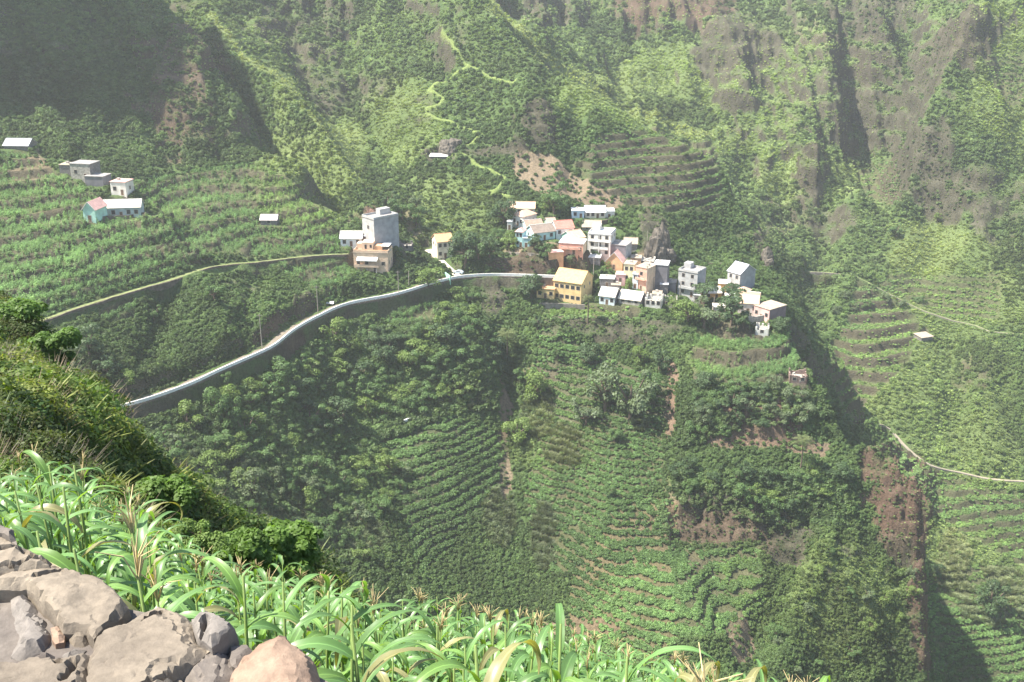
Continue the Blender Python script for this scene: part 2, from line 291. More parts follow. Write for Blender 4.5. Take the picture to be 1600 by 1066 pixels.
#==HOUSES: survey of the buildings==
# key: u, v of the middle of the front foot line, apparent width px, apparent wall height px, depth m, yaw deg (front turned to the left of the camera), roof, wall, roofcol, window rows, cols, extras, label
HOUSES = [
 ('school', 886,471,42,31,12,26,'gable','yellow','rf_gold',2,5,{'wh':1.5},'two storey yellow school with orange roof and rows of windows'),
 ('school_annex', 852,465,27,14,7,15,'flat','yellow','rf_orange',1,3,{},'low yellow annex with flat top on the left side of the school'),
 ('house', 816,336,38,11,7,4,'gable','greygreen','rf_peach',1,4,{},'topmost village house, grey green walls under a long peach roof'),
 ('house', 809,352,16,15,9,42,'hip','white','rf_peach',1,3,{},'white house with peach hipped roof just below the topmost house'),
 ('outhouse', 796,358,7,12,3,10,'flat','white','rf_white',1,1,{},'tiny white outhouse at the left edge of the village'),
 ('house', 836,361,26,8,7,-18,'gable','aqua','rf_brown',1,2,{},'small aqua house with brown roof behind the dark roofed aqua house'),
 ('house', 851,374,33,12,8,-24,'gable','aqua','rf_dark',1,3,{},'long aqua house with dark brown roof and white gable edge'),
 ('house', 811,385,11,23,5,18,'hip','aqua','rf_pink',2,2,{},'narrow two storey aqua house with small pink roof at the terrace edge'),
 ('shed', 822,386,9,14,4,10,'flat','aqua','rf_white',1,1,{},'low aqua porch block right of the narrow aqua house'),
 ('house', 883,368,28,12,8,-16,'gable','paleblue','rf_red',1,3,{},'pale blue house with coral red tiled roof'),
 ('house', 930,340,31,9,7,0,'gable','cream','rf_white',1,4,{},'cream house with bright white roof on the upper terrace'),
 ('house', 903,340,19,11,6,0,'flat','blue','rf_white',1,2,{},'flat roofed light blue house left of the bright white roof'),
 ('house', 952,341,16,11,6,0,'flat','white','rf_white',1,1,{},'flat white block with dark doorway right of the bright white roof'),
 ('cottage', 924,360,28,6,7,6,'gable','stone','rf_tan',1,2,{},'low stone cottage with tan roof below the upper terrace'),
 ('house', 904,380,21,9,8,-32,'gable','mint','rf_peach',1,1,{},'mint green gabled house with peach roof above the salmon house'),
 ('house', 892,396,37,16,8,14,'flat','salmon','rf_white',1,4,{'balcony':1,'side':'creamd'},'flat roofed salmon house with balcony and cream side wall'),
 ('outbuilding', 869,404,23,10,4,-10,'flat','orange','rf_pink',0,0,{},'low orange outbuilding below the salmon house'),
 ('house', 936,399,34,33,9,18,'flat','white','rf_white',3,3,{'balcony':1,'pillars':1,'parapet':1},'tall white three storey house with balconies and roof terrace'),
 ('house', 975,399,15,12,5,15,'gable','white','rf_tan',1,1,{},'small white house with tan roof tucked behind the tall white house'),
 ('shed', 962,454,14,9,4,8,'flat','stone','rf_tan',0,0,{},'dark stone shed between the two stone tops behind the cream roofs'),
 ('outbuilding', 1012,436,16,12,5,12,'flat','stonelight','rf_grey',1,1,{},'stone outbuilding between the salmon house and the broken white house top'),
 ('outbuilding', 1049,452,13,11,5,12,'flat','greydark','rf_grey',0,0,{},'low dark block between the dark grey block and the grey three storey house'),
 ('house', 862,356,13,9,5,-14,'gable','greygreen','rf_tan',1,1,{},'small grey green house squeezed between the dark and the red roofs'),
 ('cottage', 985,388,20,8,6,8,'gable','stonelight','rf_tan',1,1,{},'low stone cottage with tan roof right of the bare dark grey block'),
 ('outbuilding', 1014,447,14,14,5,14,'flat','brownstone','rf_grey',1,1,{},'brown block pressed between the salmon house and the dark grey block'),
 ('house', 1026,470,14,11,5,10,'flat','white','rf_tan',1,1,{},'small white block above the roofless white ruin'),
 ('outbuilding', 1142,474,18,10,5,10,'flat','pinkpale','rf_white',1,2,{},'low pale block under the bright orange house'),
 ('house', 1176,476,16,10,6,20,'gable','creamd','rf_brown',1,1,{},'small house with dark brown roof right of the long peach roof'),
 ('shed', 917,446,13,9,4,10,'flat','stone','rf_grey',0,0,{},'little stone shed just behind the school roof'),
 ('house', 1092,474,16,13,6,18,'flat','stonelight','rf_white',1,2,{},'small stone coloured house at the right foot of the unfinished grey house'),
 ('water_tank', 925,412,24,10,6,10,'flat','stone','rf_white',0,0,{},'grey stone tank with white top in front of the tall white house'),
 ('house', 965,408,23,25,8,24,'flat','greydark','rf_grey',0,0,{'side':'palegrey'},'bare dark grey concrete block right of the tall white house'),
 ('cottage', 959,420,25,12,8,20,'gablef','orange','rf_pink',1,1,{},'orange gabled cottage with pinkish roof below the grey block'),
 ('house', 993,413,16,10,5,10,'flat','orange','rf_tan',1,1,{},'small orange block among grey roofs right of the gabled cottage'),
 ('ruined_house', 1011,416,22,11,5,12,'ruin','white','rf_grey',1,3,{},'broken white house top beside the small orange block'),
 ('house', 982,440,16,27,6,18,'flat','yellowpale','rf_tan',2,2,{},'narrow pale yellow two storey house with brown shutters'),
 ('house', 969,441,15,12,5,12,'flat','pink','rf_pink',1,1,{},'low pink house at the foot of the pale yellow house'),
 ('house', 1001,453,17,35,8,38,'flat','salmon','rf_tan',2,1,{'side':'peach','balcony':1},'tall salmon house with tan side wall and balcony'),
 ('house', 992,450,8,22,4,20,'flat','paleblue','rf_white',2,1,{},'slim pale blue block left of the tall salmon house'),
 ('house', 1031,450,20,36,7,15,'flat','greydark','rf_white',0,0,{},'dark grey block with white roof patch right of the tall salmon house'),
 ('shed', 1037,457,12,13,4,10,'flat','stone','rf_white',0,0,{},'small stone shed with white top at the foot of the dark grey block'),
 ('shed', 948,448,22,13,5,10,'flat','stone','rf_white',1,1,{},'dark stone shed with white top behind the cream roofed houses'),
 ('house', 948,475,23,13,8,22,'gable','paleblue','rf_cream',1,3,{'side':'greydark'},'pale blue house with cream white roof right of the school'),  # dark gable side is shade put into the wall colour
 ('house', 983,475,32,8,8,24,'gable','stonelight','rf_cream',1,3,{'side':'greydark'},'low stone house with cream white roof behind a maize row'),  # right gable darkened in colour for its shade
 ('ruined_house', 1020,480,25,14,7,15,'ruin','white','rf_grey',1,3,{},'roofless white ruin with three dark openings and broken grey top'),
 ('ruined_house', 1047,480,20,12,6,10,'ruin','stonelight','rf_grey',1,2,{},'roofless stone ruin beside the white ruin'),
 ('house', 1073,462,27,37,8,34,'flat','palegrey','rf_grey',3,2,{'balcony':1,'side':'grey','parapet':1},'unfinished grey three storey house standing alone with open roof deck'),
 ('house', 1145,452,16,27,10,50,'gable','palegrey','rf_lilac',2,2,{'side':'grey'},'tall grey house with pale sloping roof at the right end of the village'),  # right wall in darker grey: its shaded side put into the colour
 ('house', 1130,460,16,17,6,12,'flat','orangestrong','rf_white',1,3,{},'small bright orange house with white roof left of the tall grey house'),
 ('house', 1113,466,28,9,6,-6,'gable','orangestrong','rf_cream',1,2,{},'low house with long cream roof below the bright orange house'),
 ('house', 1156,466,15,9,7,30,'hip','white','rf_peach',1,2,{},'small white house with peach hipped roof below the tall grey house'),
 ('house', 1168,489,30,16,8,12,'gable','pinkpale','rf_peach',1,3,{},'pale pink house with long peach roof near the cliff edge'),
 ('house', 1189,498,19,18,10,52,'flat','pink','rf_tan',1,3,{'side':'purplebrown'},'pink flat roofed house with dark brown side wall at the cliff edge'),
 ('shed', 1123,496,19,16,5,8,'flat','pinkpale','rf_cream',1,1,{},'pale cream topped block between the two dark trees'),
 ('ruined_house', 1190,523,20,11,6,15,'ruin','white','rf_grey',1,1,{},'small white walled ruin below the pink house on the cliff edge'),
 ('ruined_house', 1247,598,26,12,7,10,'ruin','brownstone','rf_grey',1,2,{},'brown stone ruin on the cliff edge beside the terraced maize'),
 ('house', 580,423,54,28,9,6,'flat','peach','rf_tan',1,4,{'upper':1,'awning':1,'stilts':1,'parapet':1},'peach and orange house on pillars with white awning above the road'),
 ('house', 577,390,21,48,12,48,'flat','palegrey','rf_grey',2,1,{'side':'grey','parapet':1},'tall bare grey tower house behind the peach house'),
 ('outbuilding', 574,385,19,16,5,6,'flat','brownstone','rf_white',1,2,{},'brown block with white roof edge between the peach house and the grey tower'),
 ('cottage', 549,384,33,12,7,0,'gable','paleblue','rf_cream',1,3,{},'white blue cottage with cream roof left of the grey tower'),
 ('house', 696,402,24,25,8,-20,'gable','cream','rf_orange',2,3,{},'cream two storey house with orange roof beside the big dark tree'),
 ('ruined_house', 636,391,20,10,5,-10,'ruin','stone','rf_grey',1,1,{},'dark stone ruin on the bank above the side road'),
 ('hut', 685,247,26,3,5,4,'shed','stone','rf_white',0,0,{},'tiny hut with flat white roof beside the zigzag path'),
 ('cottage', 25,232,39,5,7,4,'gable','stone','rf_greyl',0,0,{},'stone cottage with grey roof highest on the left hill'),
 ('house', 127,279,33,22,7,12,'flat','stonelight','rf_grey',1,2,{'side':'stone'},'bare stone block with one dark window on the left hill'),
 ('outbuilding', 103,270,19,12,5,6,'flat','stone','rf_tan',0,0,{},'low dark stone outbuilding left of the bare stone block'),
 ('house', 148,290,30,14,6,10,'flat','greydark','rf_grey',0,0,{},'low dark grey block in front of the bare stone block'),
 ('house', 186,304,25,19,6,10,'flat','white','rf_pink',1,2,{},'small lilac white flat roofed house on the left hill'),
 ('house', 190,339,58,15,7,-8,'gable','aquagrey','rf_cream',1,5,{},'long weathered aqua house with cream roof on the left hill'),
 ('house', 141,346,20,19,8,10,'gablef','mint','rf_pink',0,1,{'door':1},'mint green gabled house with dark door on the left hill'),
 ('hut', 420,351,25,8,5,0,'gable','stone','rf_pinkw',1,1,{},'low stone hut with pale roof among the hillside terraces'),
 ('hut', 1448,531,20,5,6,-20,'shed','stone','rf_tan',0,0,{},'low stone hut below the footpath on the right slope'),
]

#==TERRAIN==
Q = 1.0
inn = np.arange(-.60, .60, .0012*Q)
cols = np.concatenate([np.arange(-1.14, -.60, .006), inn, np.arange(.60, 1.14, .006)])
Ys = np.concatenate([np.linspace(-4.8, 12, 60), np.geomspace(12.3, 60, 130), np.geomspace(61, 240, 60), np.arange(241, 590, .75*Q), np.arange(590, 800, 1.3*Q), np.arange(801, 1120, 3), np.geomspace(1125, 2300, 40)])
CA, RB = len(cols), len(Ys)
def samp(Hx, a, b):
    fa = np.clip((a-A0)/(A1-A0)*(NA-1), 0, NA-1.001); fb = np.clip((b-B0)/(B1-B0)*(NB-1), 0, NB-1.001)
    i = fa.astype(int); j = fb.astype(int); fa = fa-i; fb = fb-j
    return (Hx[j, i]*(1-fa)*(1-fb)+Hx[j, i+1]*fa*(1-fb)+Hx[j+1, i]*(1-fa)*fb+Hx[j+1, i+1]*fa*fb)
aa, YY = np.meshgrid(cols, Ys)
XX = aa*(YY+D)
ZZ = samp(Hs, aa, np.log(YY+D))
def height(X, Y):
    a = X/(Y+D); fa = np.interp(a, cols, np.arange(CA)); fb = np.interp(Y, Ys, np.arange(RB))
    i = np.minimum(fa.astype(int), CA-2); j = np.minimum(fb.astype(int), RB-2); fa = fa-i; fb = fb-j
    return (ZZ[j, i]*(1-fa)*(1-fb)+ZZ[j, i+1]*fa*(1-fb)+ZZ[j+1, i]*(1-fa)*fb+ZZ[j+1, i+1]*fa*fb)
def hit(u, v, y0=2.0, y1=1600.0):
    """first point of the land seen through picture points u, v"""
    u = np.atleast_1d(np.asarray(u, float)); v = np.atleast_1d(np.asarray(v, float))
    s, t = st(u, v); yy = np.full(u.shape, np.nan); prev = np.full(u.shape, y0); done = np.zeros(u.shape, bool)
    step = np.concatenate([np.geomspace(y0, 60, 90), np.geomspace(61, 240, 60), np.geomspace(241, y1, 420)]); step = step[step > y0]
    act = np.arange(len(u)); lo = np.full(u.shape, y0); hi = np.full(u.shape, np.nan)
    for Y in step:
        if len(act) == 0: break
        h = height(s[act]*Y, np.full(len(act), Y)); g = h >= t[act]*Y
        hi[act[g]] = Y; lo[act[~g]] = Y; act = act[~g]
    ok = ~np.isnan(hi)
    for _ in range(9):
        mid = (lo+hi)/2; m2 = np.where(ok, mid, 10.0); g = height(s*m2, m2) >= t*m2
        hi = np.where(g & ok, mid, hi); lo = np.where(~g & ok, mid, lo)
    Y = np.where(ok, hi, np.nan); return s*Y, Y, t*Y

# --- regions
UU, VV = project(XX, YY, ZZ)
_wa = fbm(XX, YY, XX*0, 45, 5, 91, .6); _wb = fbm(XX, YY, XX*0, 45, 5, 97, .6)
U0, V0 = UU, VV
UU = UU+_wa*46; VV = VV+_wb*34
UF = U0+_wa*9; VF = V0+_wb*7
far = sm(YY, 90, 240)
TERR = [  # terraced fields: polygon, step m
 ([(-150,250),(30,235),(120,290),(240,345),(330,402),(240,435),(120,475),(50,495),(-150,520)], 2.93, 0.97),
 ([(185,290),(330,265),(400,255),(470,300),(520,350),(545,392),(400,402),(335,405),(280,370),(225,315)], 3.17, 0.92),
 ([(895,232),(960,205),(1010,205),(1112,246),(1130,300),(1110,330),(1000,322),(930,285)], 3.42, 1.00),
 ([(1085,515),(1120,500),(1180,505),(1235,525),(1250,560),(1235,605),(1150,608),(1085,600)], 4.15, 1.00),
 ([(1335,438),(1440,500),(1420,560),(1370,610),(1330,650),(1300,610),(1280,540),(1320,500)], 4.39, 1.00),
 ([(1380,690),(1490,745),(1620,770),(1620,900),(1560,860),(1480,810),(1400,760)], 2.68, 0.82),
 ([(1340,262),(1400,250),(1415,300),(1345,310)], 3.17, 0.92),
 ([(850,475),(1000,480),(1000,505),(860,510)], 3.05, 0.92),
 ([(155,462),(212,462),(215,500),(160,502)], 2.93, 0.92),
 ([(400,405),(545,405),(550,430),(520,465),(430,430)], 3.42, 0.82),
 ([(1360,440),(1560,430),(1560,500),(1480,498),(1420,470)], 2.93, 0.72),
 ([(1530,110),(1600,90),(1640,160),(1560,160)], 3.17, 0.82),
]
FCOL = [(.165,.125,.075),(.105,.095,.055),(.085,.085,.050),(.11,.10,.06),(.10,.09,.055),(.10,.10,.055),(.11,.10,.065)]   # soil of the fields
ROWS = [  # crop rows following the contour
 ([(900,830),(1000,760),(1060,790),(1060,860),(1070,930),(1050,1040),(880,1040),(890,950)], 1.5),
 ([(850,660),(1040,650),(1040,750),(960,800),(900,900),(850,900),(820,780)], 1.6),
 ([(590,670),(690,640),(800,690),(790,760),(700,860),(650,900),(620,780)], 1.9),
 ([(1050,860),(1190,868),(1200,930),(1140,1000),(1060,1000)], 2.2),
 ([(590,480),(680,476),(690,505),(600,515)], 1.7),
 ([(1440,880),(1560,880),(1640,960),(1640,1080),(1460,1080)], 2.0),
 ([(850,520),(1040,600),(1050,660),(850,660),(830,600)], 2.2),
]
tm = np.zeros(XX.shape, np.float32); fr = np.zeros(XX.shape, np.float32); ffac = np.zeros(XX.shape, np.float32)
wn = fbm(XX, YY, XX*0, 60, 3, 5)*2.6; wn2 = fbm(XX, YY, XX*0, 11, 3, 8)*.5
# ridges and gullies of the rock walls: line, half width px, height m
CARVE = [([(1318,40),(1322,100),(1328,160),(1340,220),(1350,268)],24,-11), ([(1290,60),(1292,120),(1300,180),(1318,230)],20,8), ([(1372,60),(1376,120),(1380,190)],26,9), ([(1412,150),(1404,210),(1396,270),(1370,310)],26,-8),
 ([(1140,96),(1185,110),(1235,130)],26,9), ([(1140,185),(1190,195),(1240,225),(1262,270),(1274,300)],26,12), ([(1120,215),(1150,235),(1180,262),(1160,300)],20,-8), ([(1215,180),(1262,205),(1290,250),(1310,300)],20,-8),
 ([(1080,20),(1092,60),(1098,92)],16,-8), ([(1020,0),(1030,40),(1035,80)],16,8), ([(970,0),(975,40),(985,75)],14,-7), ([(1000,20),(1004,60)],10,7), ([(1150,20),(1160,60),(1170,90)],18,9), ([(1205,20),(1215,60),(1240,100)],18,-9), ([(905,0),(900,30),(895,60)],16,12),
 ([(1440,380),(1400,430)],24,5), ([(1350,330),(1330,380),(1310,415)],22,7), ([(1250,310),(1255,360),(1260,400)],22,6), ([(1300,310),(1290,360),(1285,410)],16,-5), ([(1500,90),(1530,60),(1575,40)],20,6), ([(1560,180),(1530,260),(1500,330)],26,6), ([(1590,240),(1570,300),(1560,370)],20,-7),
 ([(640,0),(652,50),(668,85),(690,110)],18,-8), ([(688,10),(694,50),(716,97)],12,7), ([(455,60),(470,110),(510,170),(560,250),(600,300)],16,-9), ([(600,30),(610,80),(600,130),(580,180)],20,7), ([(550,40),(545,90),(560,150)],16,-6), ([(820,130),(812,180),(812,235)],14,6), ([(900,170),(905,220),(895,280)],18,-8), ([(860,120),(868,160),(880,235)],14,-5),
 ([(250,20),(290,80),(330,140),(360,200)],22,10), ([(60,60),(100,130),(140,190)],24,9), ([(150,30),(200,110),(240,190),(270,240)],22,-9), ([(20,110),(60,170),(105,240)],16,6), ([(340,120),(350,180),(345,240)],16,-6), ([(200,20),(230,80)],16,8),
 ([(1300,880),(1330,930),(1350,1000),(1365,1060)],26,4), ([(1240,880),(1200,960),(1170,1040)],24,-5), ([(1385,720),(1420,750),(1435,800)],22,5), ([(1360,790),(1370,850),(1400,900)],20,-5), ([(1290,860),(1260,940),(1240,1040)],22,3.5),
 ([(1480,540),(1500,600),(1490,660)],24,-4), ([(1530,560),(1540,640),(1550,720)],28,6), ([(1260,440),(1280,500),(1300,540)],20,-6), ([(440,430),(470,470)],18,3), ([(300,440),(330,490),(360,540)],18,3), ([(260,450),(250,510),(230,560)],20,-5), ([(400,440),(390,500),(370,540)],18,-4)]
for pl, w_, dz_ in CARVE:
    ZZ += dz_*stroke(U0+_wa*10, V0+_wb*8, pl, w_)**1.3*far/1.5
UC, VC = project(XX, YY, ZZ)
# general roughness
rockm = blob(UU, VV, [(150,60,230,110,.45),(280,150,60,110,.75),(120,120,120,40,.5),(850,195,36,48,1),(700,240,40,28,.7),(785,248,60,18,.8),(510,130,60,50,.6),(860,20,60,60,.8),
 (1050,45,120,45,.95),(1150,115,60,50,.9),(1230,170,150,130,.45),(1330,25,120,40,.8),(1350,120,60,80,.55),(1385,190,50,60,.6),(1272,300,16,34,1),(1460,270,36,70,.95),(1500,85,45,40,.7),
 (1560,340,70,80,.7),(1250,345,100,28,.65),(1200,385,24,34,.8),(1020,350,28,60,.9),(585,328,26,18,1),(850,413,100,17,1),(235,350,34,26,1),(300,400,70,14,.8),(380,480,70,60,.45),(430,530,50,30,.7),(483,478,16,20,.9),
 (950,520,130,26,.8),(1412,790,42,95,1.15),(1375,722,44,26,.8),(1436,900,18,190,1),(1200,650,70,34,.9),(1130,815,110,46,1.1),(1240,830,60,40,.8),(1335,850,40,40,.6),(1320,960,60,70,.45),(1265,590,16,50,.9),(1530,600,40,30,.6),
 (430,420,60,10,.5),(620,160,90,50,.5),(470,60,100,70,.6),(700,40,60,60,.4),(790,190,60,40,.3),(770,470,30,36,.9),(1500,640,60,40,.4),(1130,350,80,40,.35),(120,330,30,20,.5)])
rockm *= far
soilm = blob(UU, VV, [(865,278,62,34,1),(925,298,45,24,1),(1060,620,12,70,1),(1210,690,110,14,1),(1100,880,30,20,.5),(795,640,12,60,.8),(805,745,14,60,.8),(1060,790,14,60,.5),(30,260,30,20,.8),(70,330,30,20,.5),(560,340,20,20,.5),
 (1165,1000,30,44,.8),(1220,620,60,20,.5),(1010,400,40,14,.6),(830,390,60,8,.7),(690,300,60,30,.35),(1290,560,10,60,.3),(640,345,20,40,.5),(900,980,70,16,.9),(1000,820,30,30,.6),(850,590,50,20,.5)])*far
grassm = blob(UU, VV, [(470,290,80,80,1),(520,240,60,60,1),(440,170,30,40,.8),(640,190,60,70,.8),(700,330,90,60,.7),(1440,400,70,60,1),(1430,480,80,24,1),(1060,250,60,30,.8),(950,150,90,30,.7),(1180,230,90,50,.4),(1150,260,50,20,.6),
 (1560,170,70,80,.6),(1230,300,50,40,.7),(1540,700,80,60,.8),(900,640,60,60,.4),(1380,560,60,70,.5),(920,490,70,12,.9),(1130,560,60,40,.5),(1550,880,90,70,.4),(60,520,60,60,.5),(1330,290,30,30,.5),(870,690,80,50,.6),(1400,560,100,110,.75),(1500,620,120,140,.6),(1500,470,120,50,.8),(1330,950,110,120,.65),(1200,920,60,80,.4),(1480,850,90,60,.7),(1050,160,120,60,.5),(1200,120,100,60,.35),(1560,100,80,80,.6),(1500,420,100,50,.6),(250,330,60,20,.3)])
CREST_LIT = [ [(330,35),(380,92),(440,132),(500,200),(550,268),(598,312)], [(762,15),(850,98),(940,142),(1010,190),(1112,240)] ]  # crests brightened as pale grass, standing in for their sunlit edges
for g in CREST_LIT: grassm = np.maximum(grassm, 1.5*stroke(UF, VF, g, 5))
ZIG = [[(690,60),(716,97),(735,112),(700,126),(672,148),(696,158),(688,170),(670,178)],[(735,112),(770,124),(806,128)],[(670,184),(700,192),(735,205),(752,215),(730,228),(708,243),(740,258),(770,272),(792,284),(780,300),(765,303),(797,312)]]
zigm = np.zeros(XX.shape, np.float32)
for g in ZIG: zigm = np.maximum(zigm, stroke(UF, VF, g, 2.0))
zigm *= ((YY > 460) & (YY < 640))
ZZ += far*(1-.5*blob(UU, VV, [(900,400,130,110,1)]))*(fbm(XX, YY, XX*0, 48, 4, 11)*2.3)
gul = fbm(XX*1.0, YY*.32, XX*0, 34, 4, 23, ridged=True)
ZZ += gul*(sm(YY, 560, 700)*12.0+far*1.2*rockm+2.0*far*blob(UU, VV, [(450,100,260,120,1),(150,120,220,130,1),(1400,150,250,250,1)]))
but = fbm(XX, YY*.22, XX*0, 75, 3, 37, ridged=True); ZZ += but*15*sm(YY, 600, 720)*np.clip(1-sm(YY, 1000, 1200), 0, 1)
spurm = blob(UU, VV, [(1270,850,190,260,1),(460,230,120,130,.8),(800,180,160,120,.8),(1150,640,120,60,1)]); ZZ += far*spurm*(fbm(XX, YY*.6, XX*0, 22, 4, 39, ridged=True)*2.6)
nr = fbm(XX, YY, ZZ*.6, 11, 5, 31, ridged=True)
ZZ += nr*far*(.5+2.8*rockm)+fbm(XX, YY, ZZ*.5, 4.2, 3, 33, ridged=True)*1.3*far*rockm+fbm(XX, YY*.5, ZZ*.9, 13, 4, 34, .6, ridged=True)*5.0*sm(YY, 590, 680)*np.clip(rockm+.25, 0, 1)
ZZ += (1-far)*sm(YY, 12, 24)*fbm(XX, YY, XX*0, 9, 4, 41)*1.5
# rock ledges
led = ZZ/np.where(YY > 600, 13.0, 5.0)+fbm(XX, YY, XX*0, 30, 2, 3)*.6; lf = led-np.floor(led)
ZZ += rockm*(sm(lf, .25, .9)-lf)*np.where(YY > 600, 13.0, 5.0)*.6
nose = blob(UU, VV, [(1412,790,50,110,1),(1375,722,50,30,.8),(1130,815,120,46,1),(1200,655,90,30,.8)])*far
ZZ += nose*(fbm(XX, YY, ZZ*.7, 8, 4, 35, .6, ridged=True)*2.6)
ld2 = ZZ/4.0+fbm(XX, YY, XX*0, 14, 2, 4)*.5; ld2 = ld2-np.floor(ld2); ZZ += nose*(sm(ld2, .3, .9)-ld2)*4.0*.7
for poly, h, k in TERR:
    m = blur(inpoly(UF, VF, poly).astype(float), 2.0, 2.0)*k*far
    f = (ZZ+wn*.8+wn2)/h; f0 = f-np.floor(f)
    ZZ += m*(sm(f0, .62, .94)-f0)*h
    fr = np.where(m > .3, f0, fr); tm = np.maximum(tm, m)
for poly, h in ROWS:
    m = inpoly(UF, VF, poly) & (YY > 200)
    f = (ZZ+wn*.7+XX*.04+wn2)/h; ffac = np.where(m, 1.0, ffac); fr = np.where(m & (tm < .3), f-np.floor(f), fr)
ZZ += np.where(ffac > .5, .22*np.sin(fr*2*math.pi), 0)
ZZ += zigm*.8

# --- benches for roads and house platforms
def line_dist(pl):
    P_ = np.array(pl); d = np.full(XX.shape, 1e9); zz = np.zeros(XX.shape); sd = np.zeros(XX.shape)
    x0, x1, y0, y1 = P_[:,0].min()-15, P_[:,0].max()+15, P_[:,1].min()-15, P_[:,1].max()+15
    m = (XX > x0) & (XX < x1) & (YY > y0) & (YY < y1); X = XX[m]; Y = YY[m]
    dd = np.full(X.shape, 1e9); zl = np.zeros(X.shape); sg = np.zeros(X.shape)
    for a, b in zip(P_[:-1], P_[1:]):
        ex, ey = b[0]-a[0], b[1]-a[1]; l2 = ex*ex+ey*ey
        t = np.clip(((X-a[0])*ex+(Y-a[1])*ey)/l2, 0, 1); px = X-a[0]-t*ex; py = Y-a[1]-t*ey
        q = np.hypot(px, py); k = q < dd; dd = np.where(k, q, dd); zl = np.where(k, a[2]+t*(b[2]-a[2]), zl)
        sg = np.where(k, np.sign(px*ey-py*ex), sg)
    d[m] = dd*sg; zz[m] = zl; return d, zz, m
side_line = smooth_line([W(*p) for p in [(722,436,304),(705,424,308),(692,412,313),(680,400,318),(668,390,322)]], 3)
TRAILUV = [(1040,405),(1080,410),(1130,412),(1180,416),(1210,420),(1235,424),(1262,424),(1310,428),(1340,432),(1360,442),(1390,458),(1440,486),(1490,504),(1525,507),(1545,520),(1600,522),(1680,527)]
LOWUV = [(1328,653),(1345,656),(1380,675),(1420,702),(1455,728),(1500,741),(1550,748),(1610,753),(1680,758)]
def onland(uvs):
    x, y, z = hit([p[0] for p in uvs], [p[1] for p in uvs], 240); z = np.convolve(np.pad(z, 1, mode='edge'), [.25, .5, .25], 'valid')
    return [tuple(map(float, p)) for p in zip(x, y, z)]
trail_line = smooth_line(onland(TRAILUV[:5]), 4); trail_line2 = smooth_line(onland(TRAILUV[6:]), 4); low_line = smooth_line(onland(LOWUV), 4)
def bench(pl, wl, wr, z_off=0, soft=2.5):
    """level strip: wl to the left (uphill), wr to the right"""
    d, zl, m = line_dist(pl)
    k = np.where(d > 0, 1-sm(d, wr, wr+soft*.5), 1-sm(-d, wl, wl+soft)); k = np.where(m, k, 0)
    ZZ[:] = ZZ*(1-k)+(zl+z_off)*k
bench(road_line, 5.3, .25, -.04); bench(path_line, 1.6, .2, -.03)
bench(side_line, 2.2, 2.2, -.03); 
for l in (trail_line, trail_line2, low_line): 
    for _ in range(1):
        bench(l, 1.3, .3, -.03, 3)
HP = []
HP_V = []
for hs in HOUSES:
    name, u, v, wpx, hpx, dep, yaw = hs[:7]
    x, y, z = hit(u, v+1.0, 240)
    x, y, z = float(x[0]), float(y[0]), float(z[0])
    ppm = math.hypot(F, 0)/math.hypot(y, z)
    psi = math.radians(yaw)-math.atan2(x, y)*0
    wm = 1.0*wpx/ppm/math.cos(psi); hm = hpx/ppm/.95
    nx, ny = -math.sin(psi), -math.cos(psi)           # front normal
    cx, cy = x-nx*dep/2, y-ny*dep/2
    HP.append((cx, cy, z, wm, hm, dep, psi))
for cx, cy, z, wm, hm, dep, psi in sorted(HP, key=lambda h: -h[1]):
    m = (np.abs(XX-cx) < wm+dep) & (np.abs(YY-cy) < wm+dep)
    X = XX[m]-cx; Y = YY[m]-cy; fx = X*math.cos(psi)-Y*math.sin(psi); fy = X*math.sin(psi)+Y*math.cos(psi)
    q = np.maximum(np.abs(fx)-wm/2, np.abs(fy)-dep/2); k = 1-sm(q, .5, 3.0)
    lim = np.where(fy < -dep/2, np.minimum(ZZ[m], z), ZZ[m])   # never raise the land in front of a house
    ZZ[m] = np.where(fy < -dep/2-.3, ZZ[m]*(1-k)+np.minimum(ZZ[m], z)*k, ZZ[m]*(1-k)+(z-.05)*k)
# --- slope and ground colour
gy = np.gradient(ZZ, axis=0)/np.gradient(YY, axis=0); gx = np.gradient(ZZ, axis=1)/np.maximum(np.gradient(XX, axis=1), .01)
slope = np.sqrt(gx**2+gy**2)
n1 = fbm(XX, YY, ZZ, 14, 5, 51); n2 = fbm(XX, YY, ZZ, 55, 3, 61); n3 = fbm(XX, YY, ZZ, 3.5, 3, 71)
rk = np.clip(rockm*1.05+sm(slope, 1.4, 2.6)*.9*far+sm(YY, 590, 680)*sm(slope, .95, 1.7)*.55+n1*.75+n3*.35-.25, 0, 1)
rk = sm(rk, .2, .8)
col = np.zeros(XX.shape+(3,), np.float32)
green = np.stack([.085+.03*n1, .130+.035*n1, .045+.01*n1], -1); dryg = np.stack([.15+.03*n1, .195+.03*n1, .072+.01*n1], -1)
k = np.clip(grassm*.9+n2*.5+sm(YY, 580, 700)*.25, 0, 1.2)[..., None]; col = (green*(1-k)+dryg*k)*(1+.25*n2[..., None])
redm = np.clip(blob(UU, VV, [(1050,45,130,45,.8),(1400,760,70,90,1),(1200,660,120,50,1),(1440,900,20,190,.9),(1130,840,110,40,.6),(270,150,120,100,.55),(1060,640,20,90,1),(850,413,110,20,.7),(585,328,30,20,.7),(1530,600,40,30,.5),(450,520,60,30,.5)])+n2*.3, 0, 1)[..., None]
rock = np.array([.074, .070, .048])*(1+.8*n3[..., None])*(1-redm)+np.array([.118, .078, .056])*(1+.35*n3[..., None])*redm
rock = rock*(1+.3*n1[..., None])*(1+.28*fbm(XX*.25, YY*.25, ZZ*1.6, 5, 3, 81)[..., None])
col = col*(1-rk[..., None])+rock*rk[..., None]
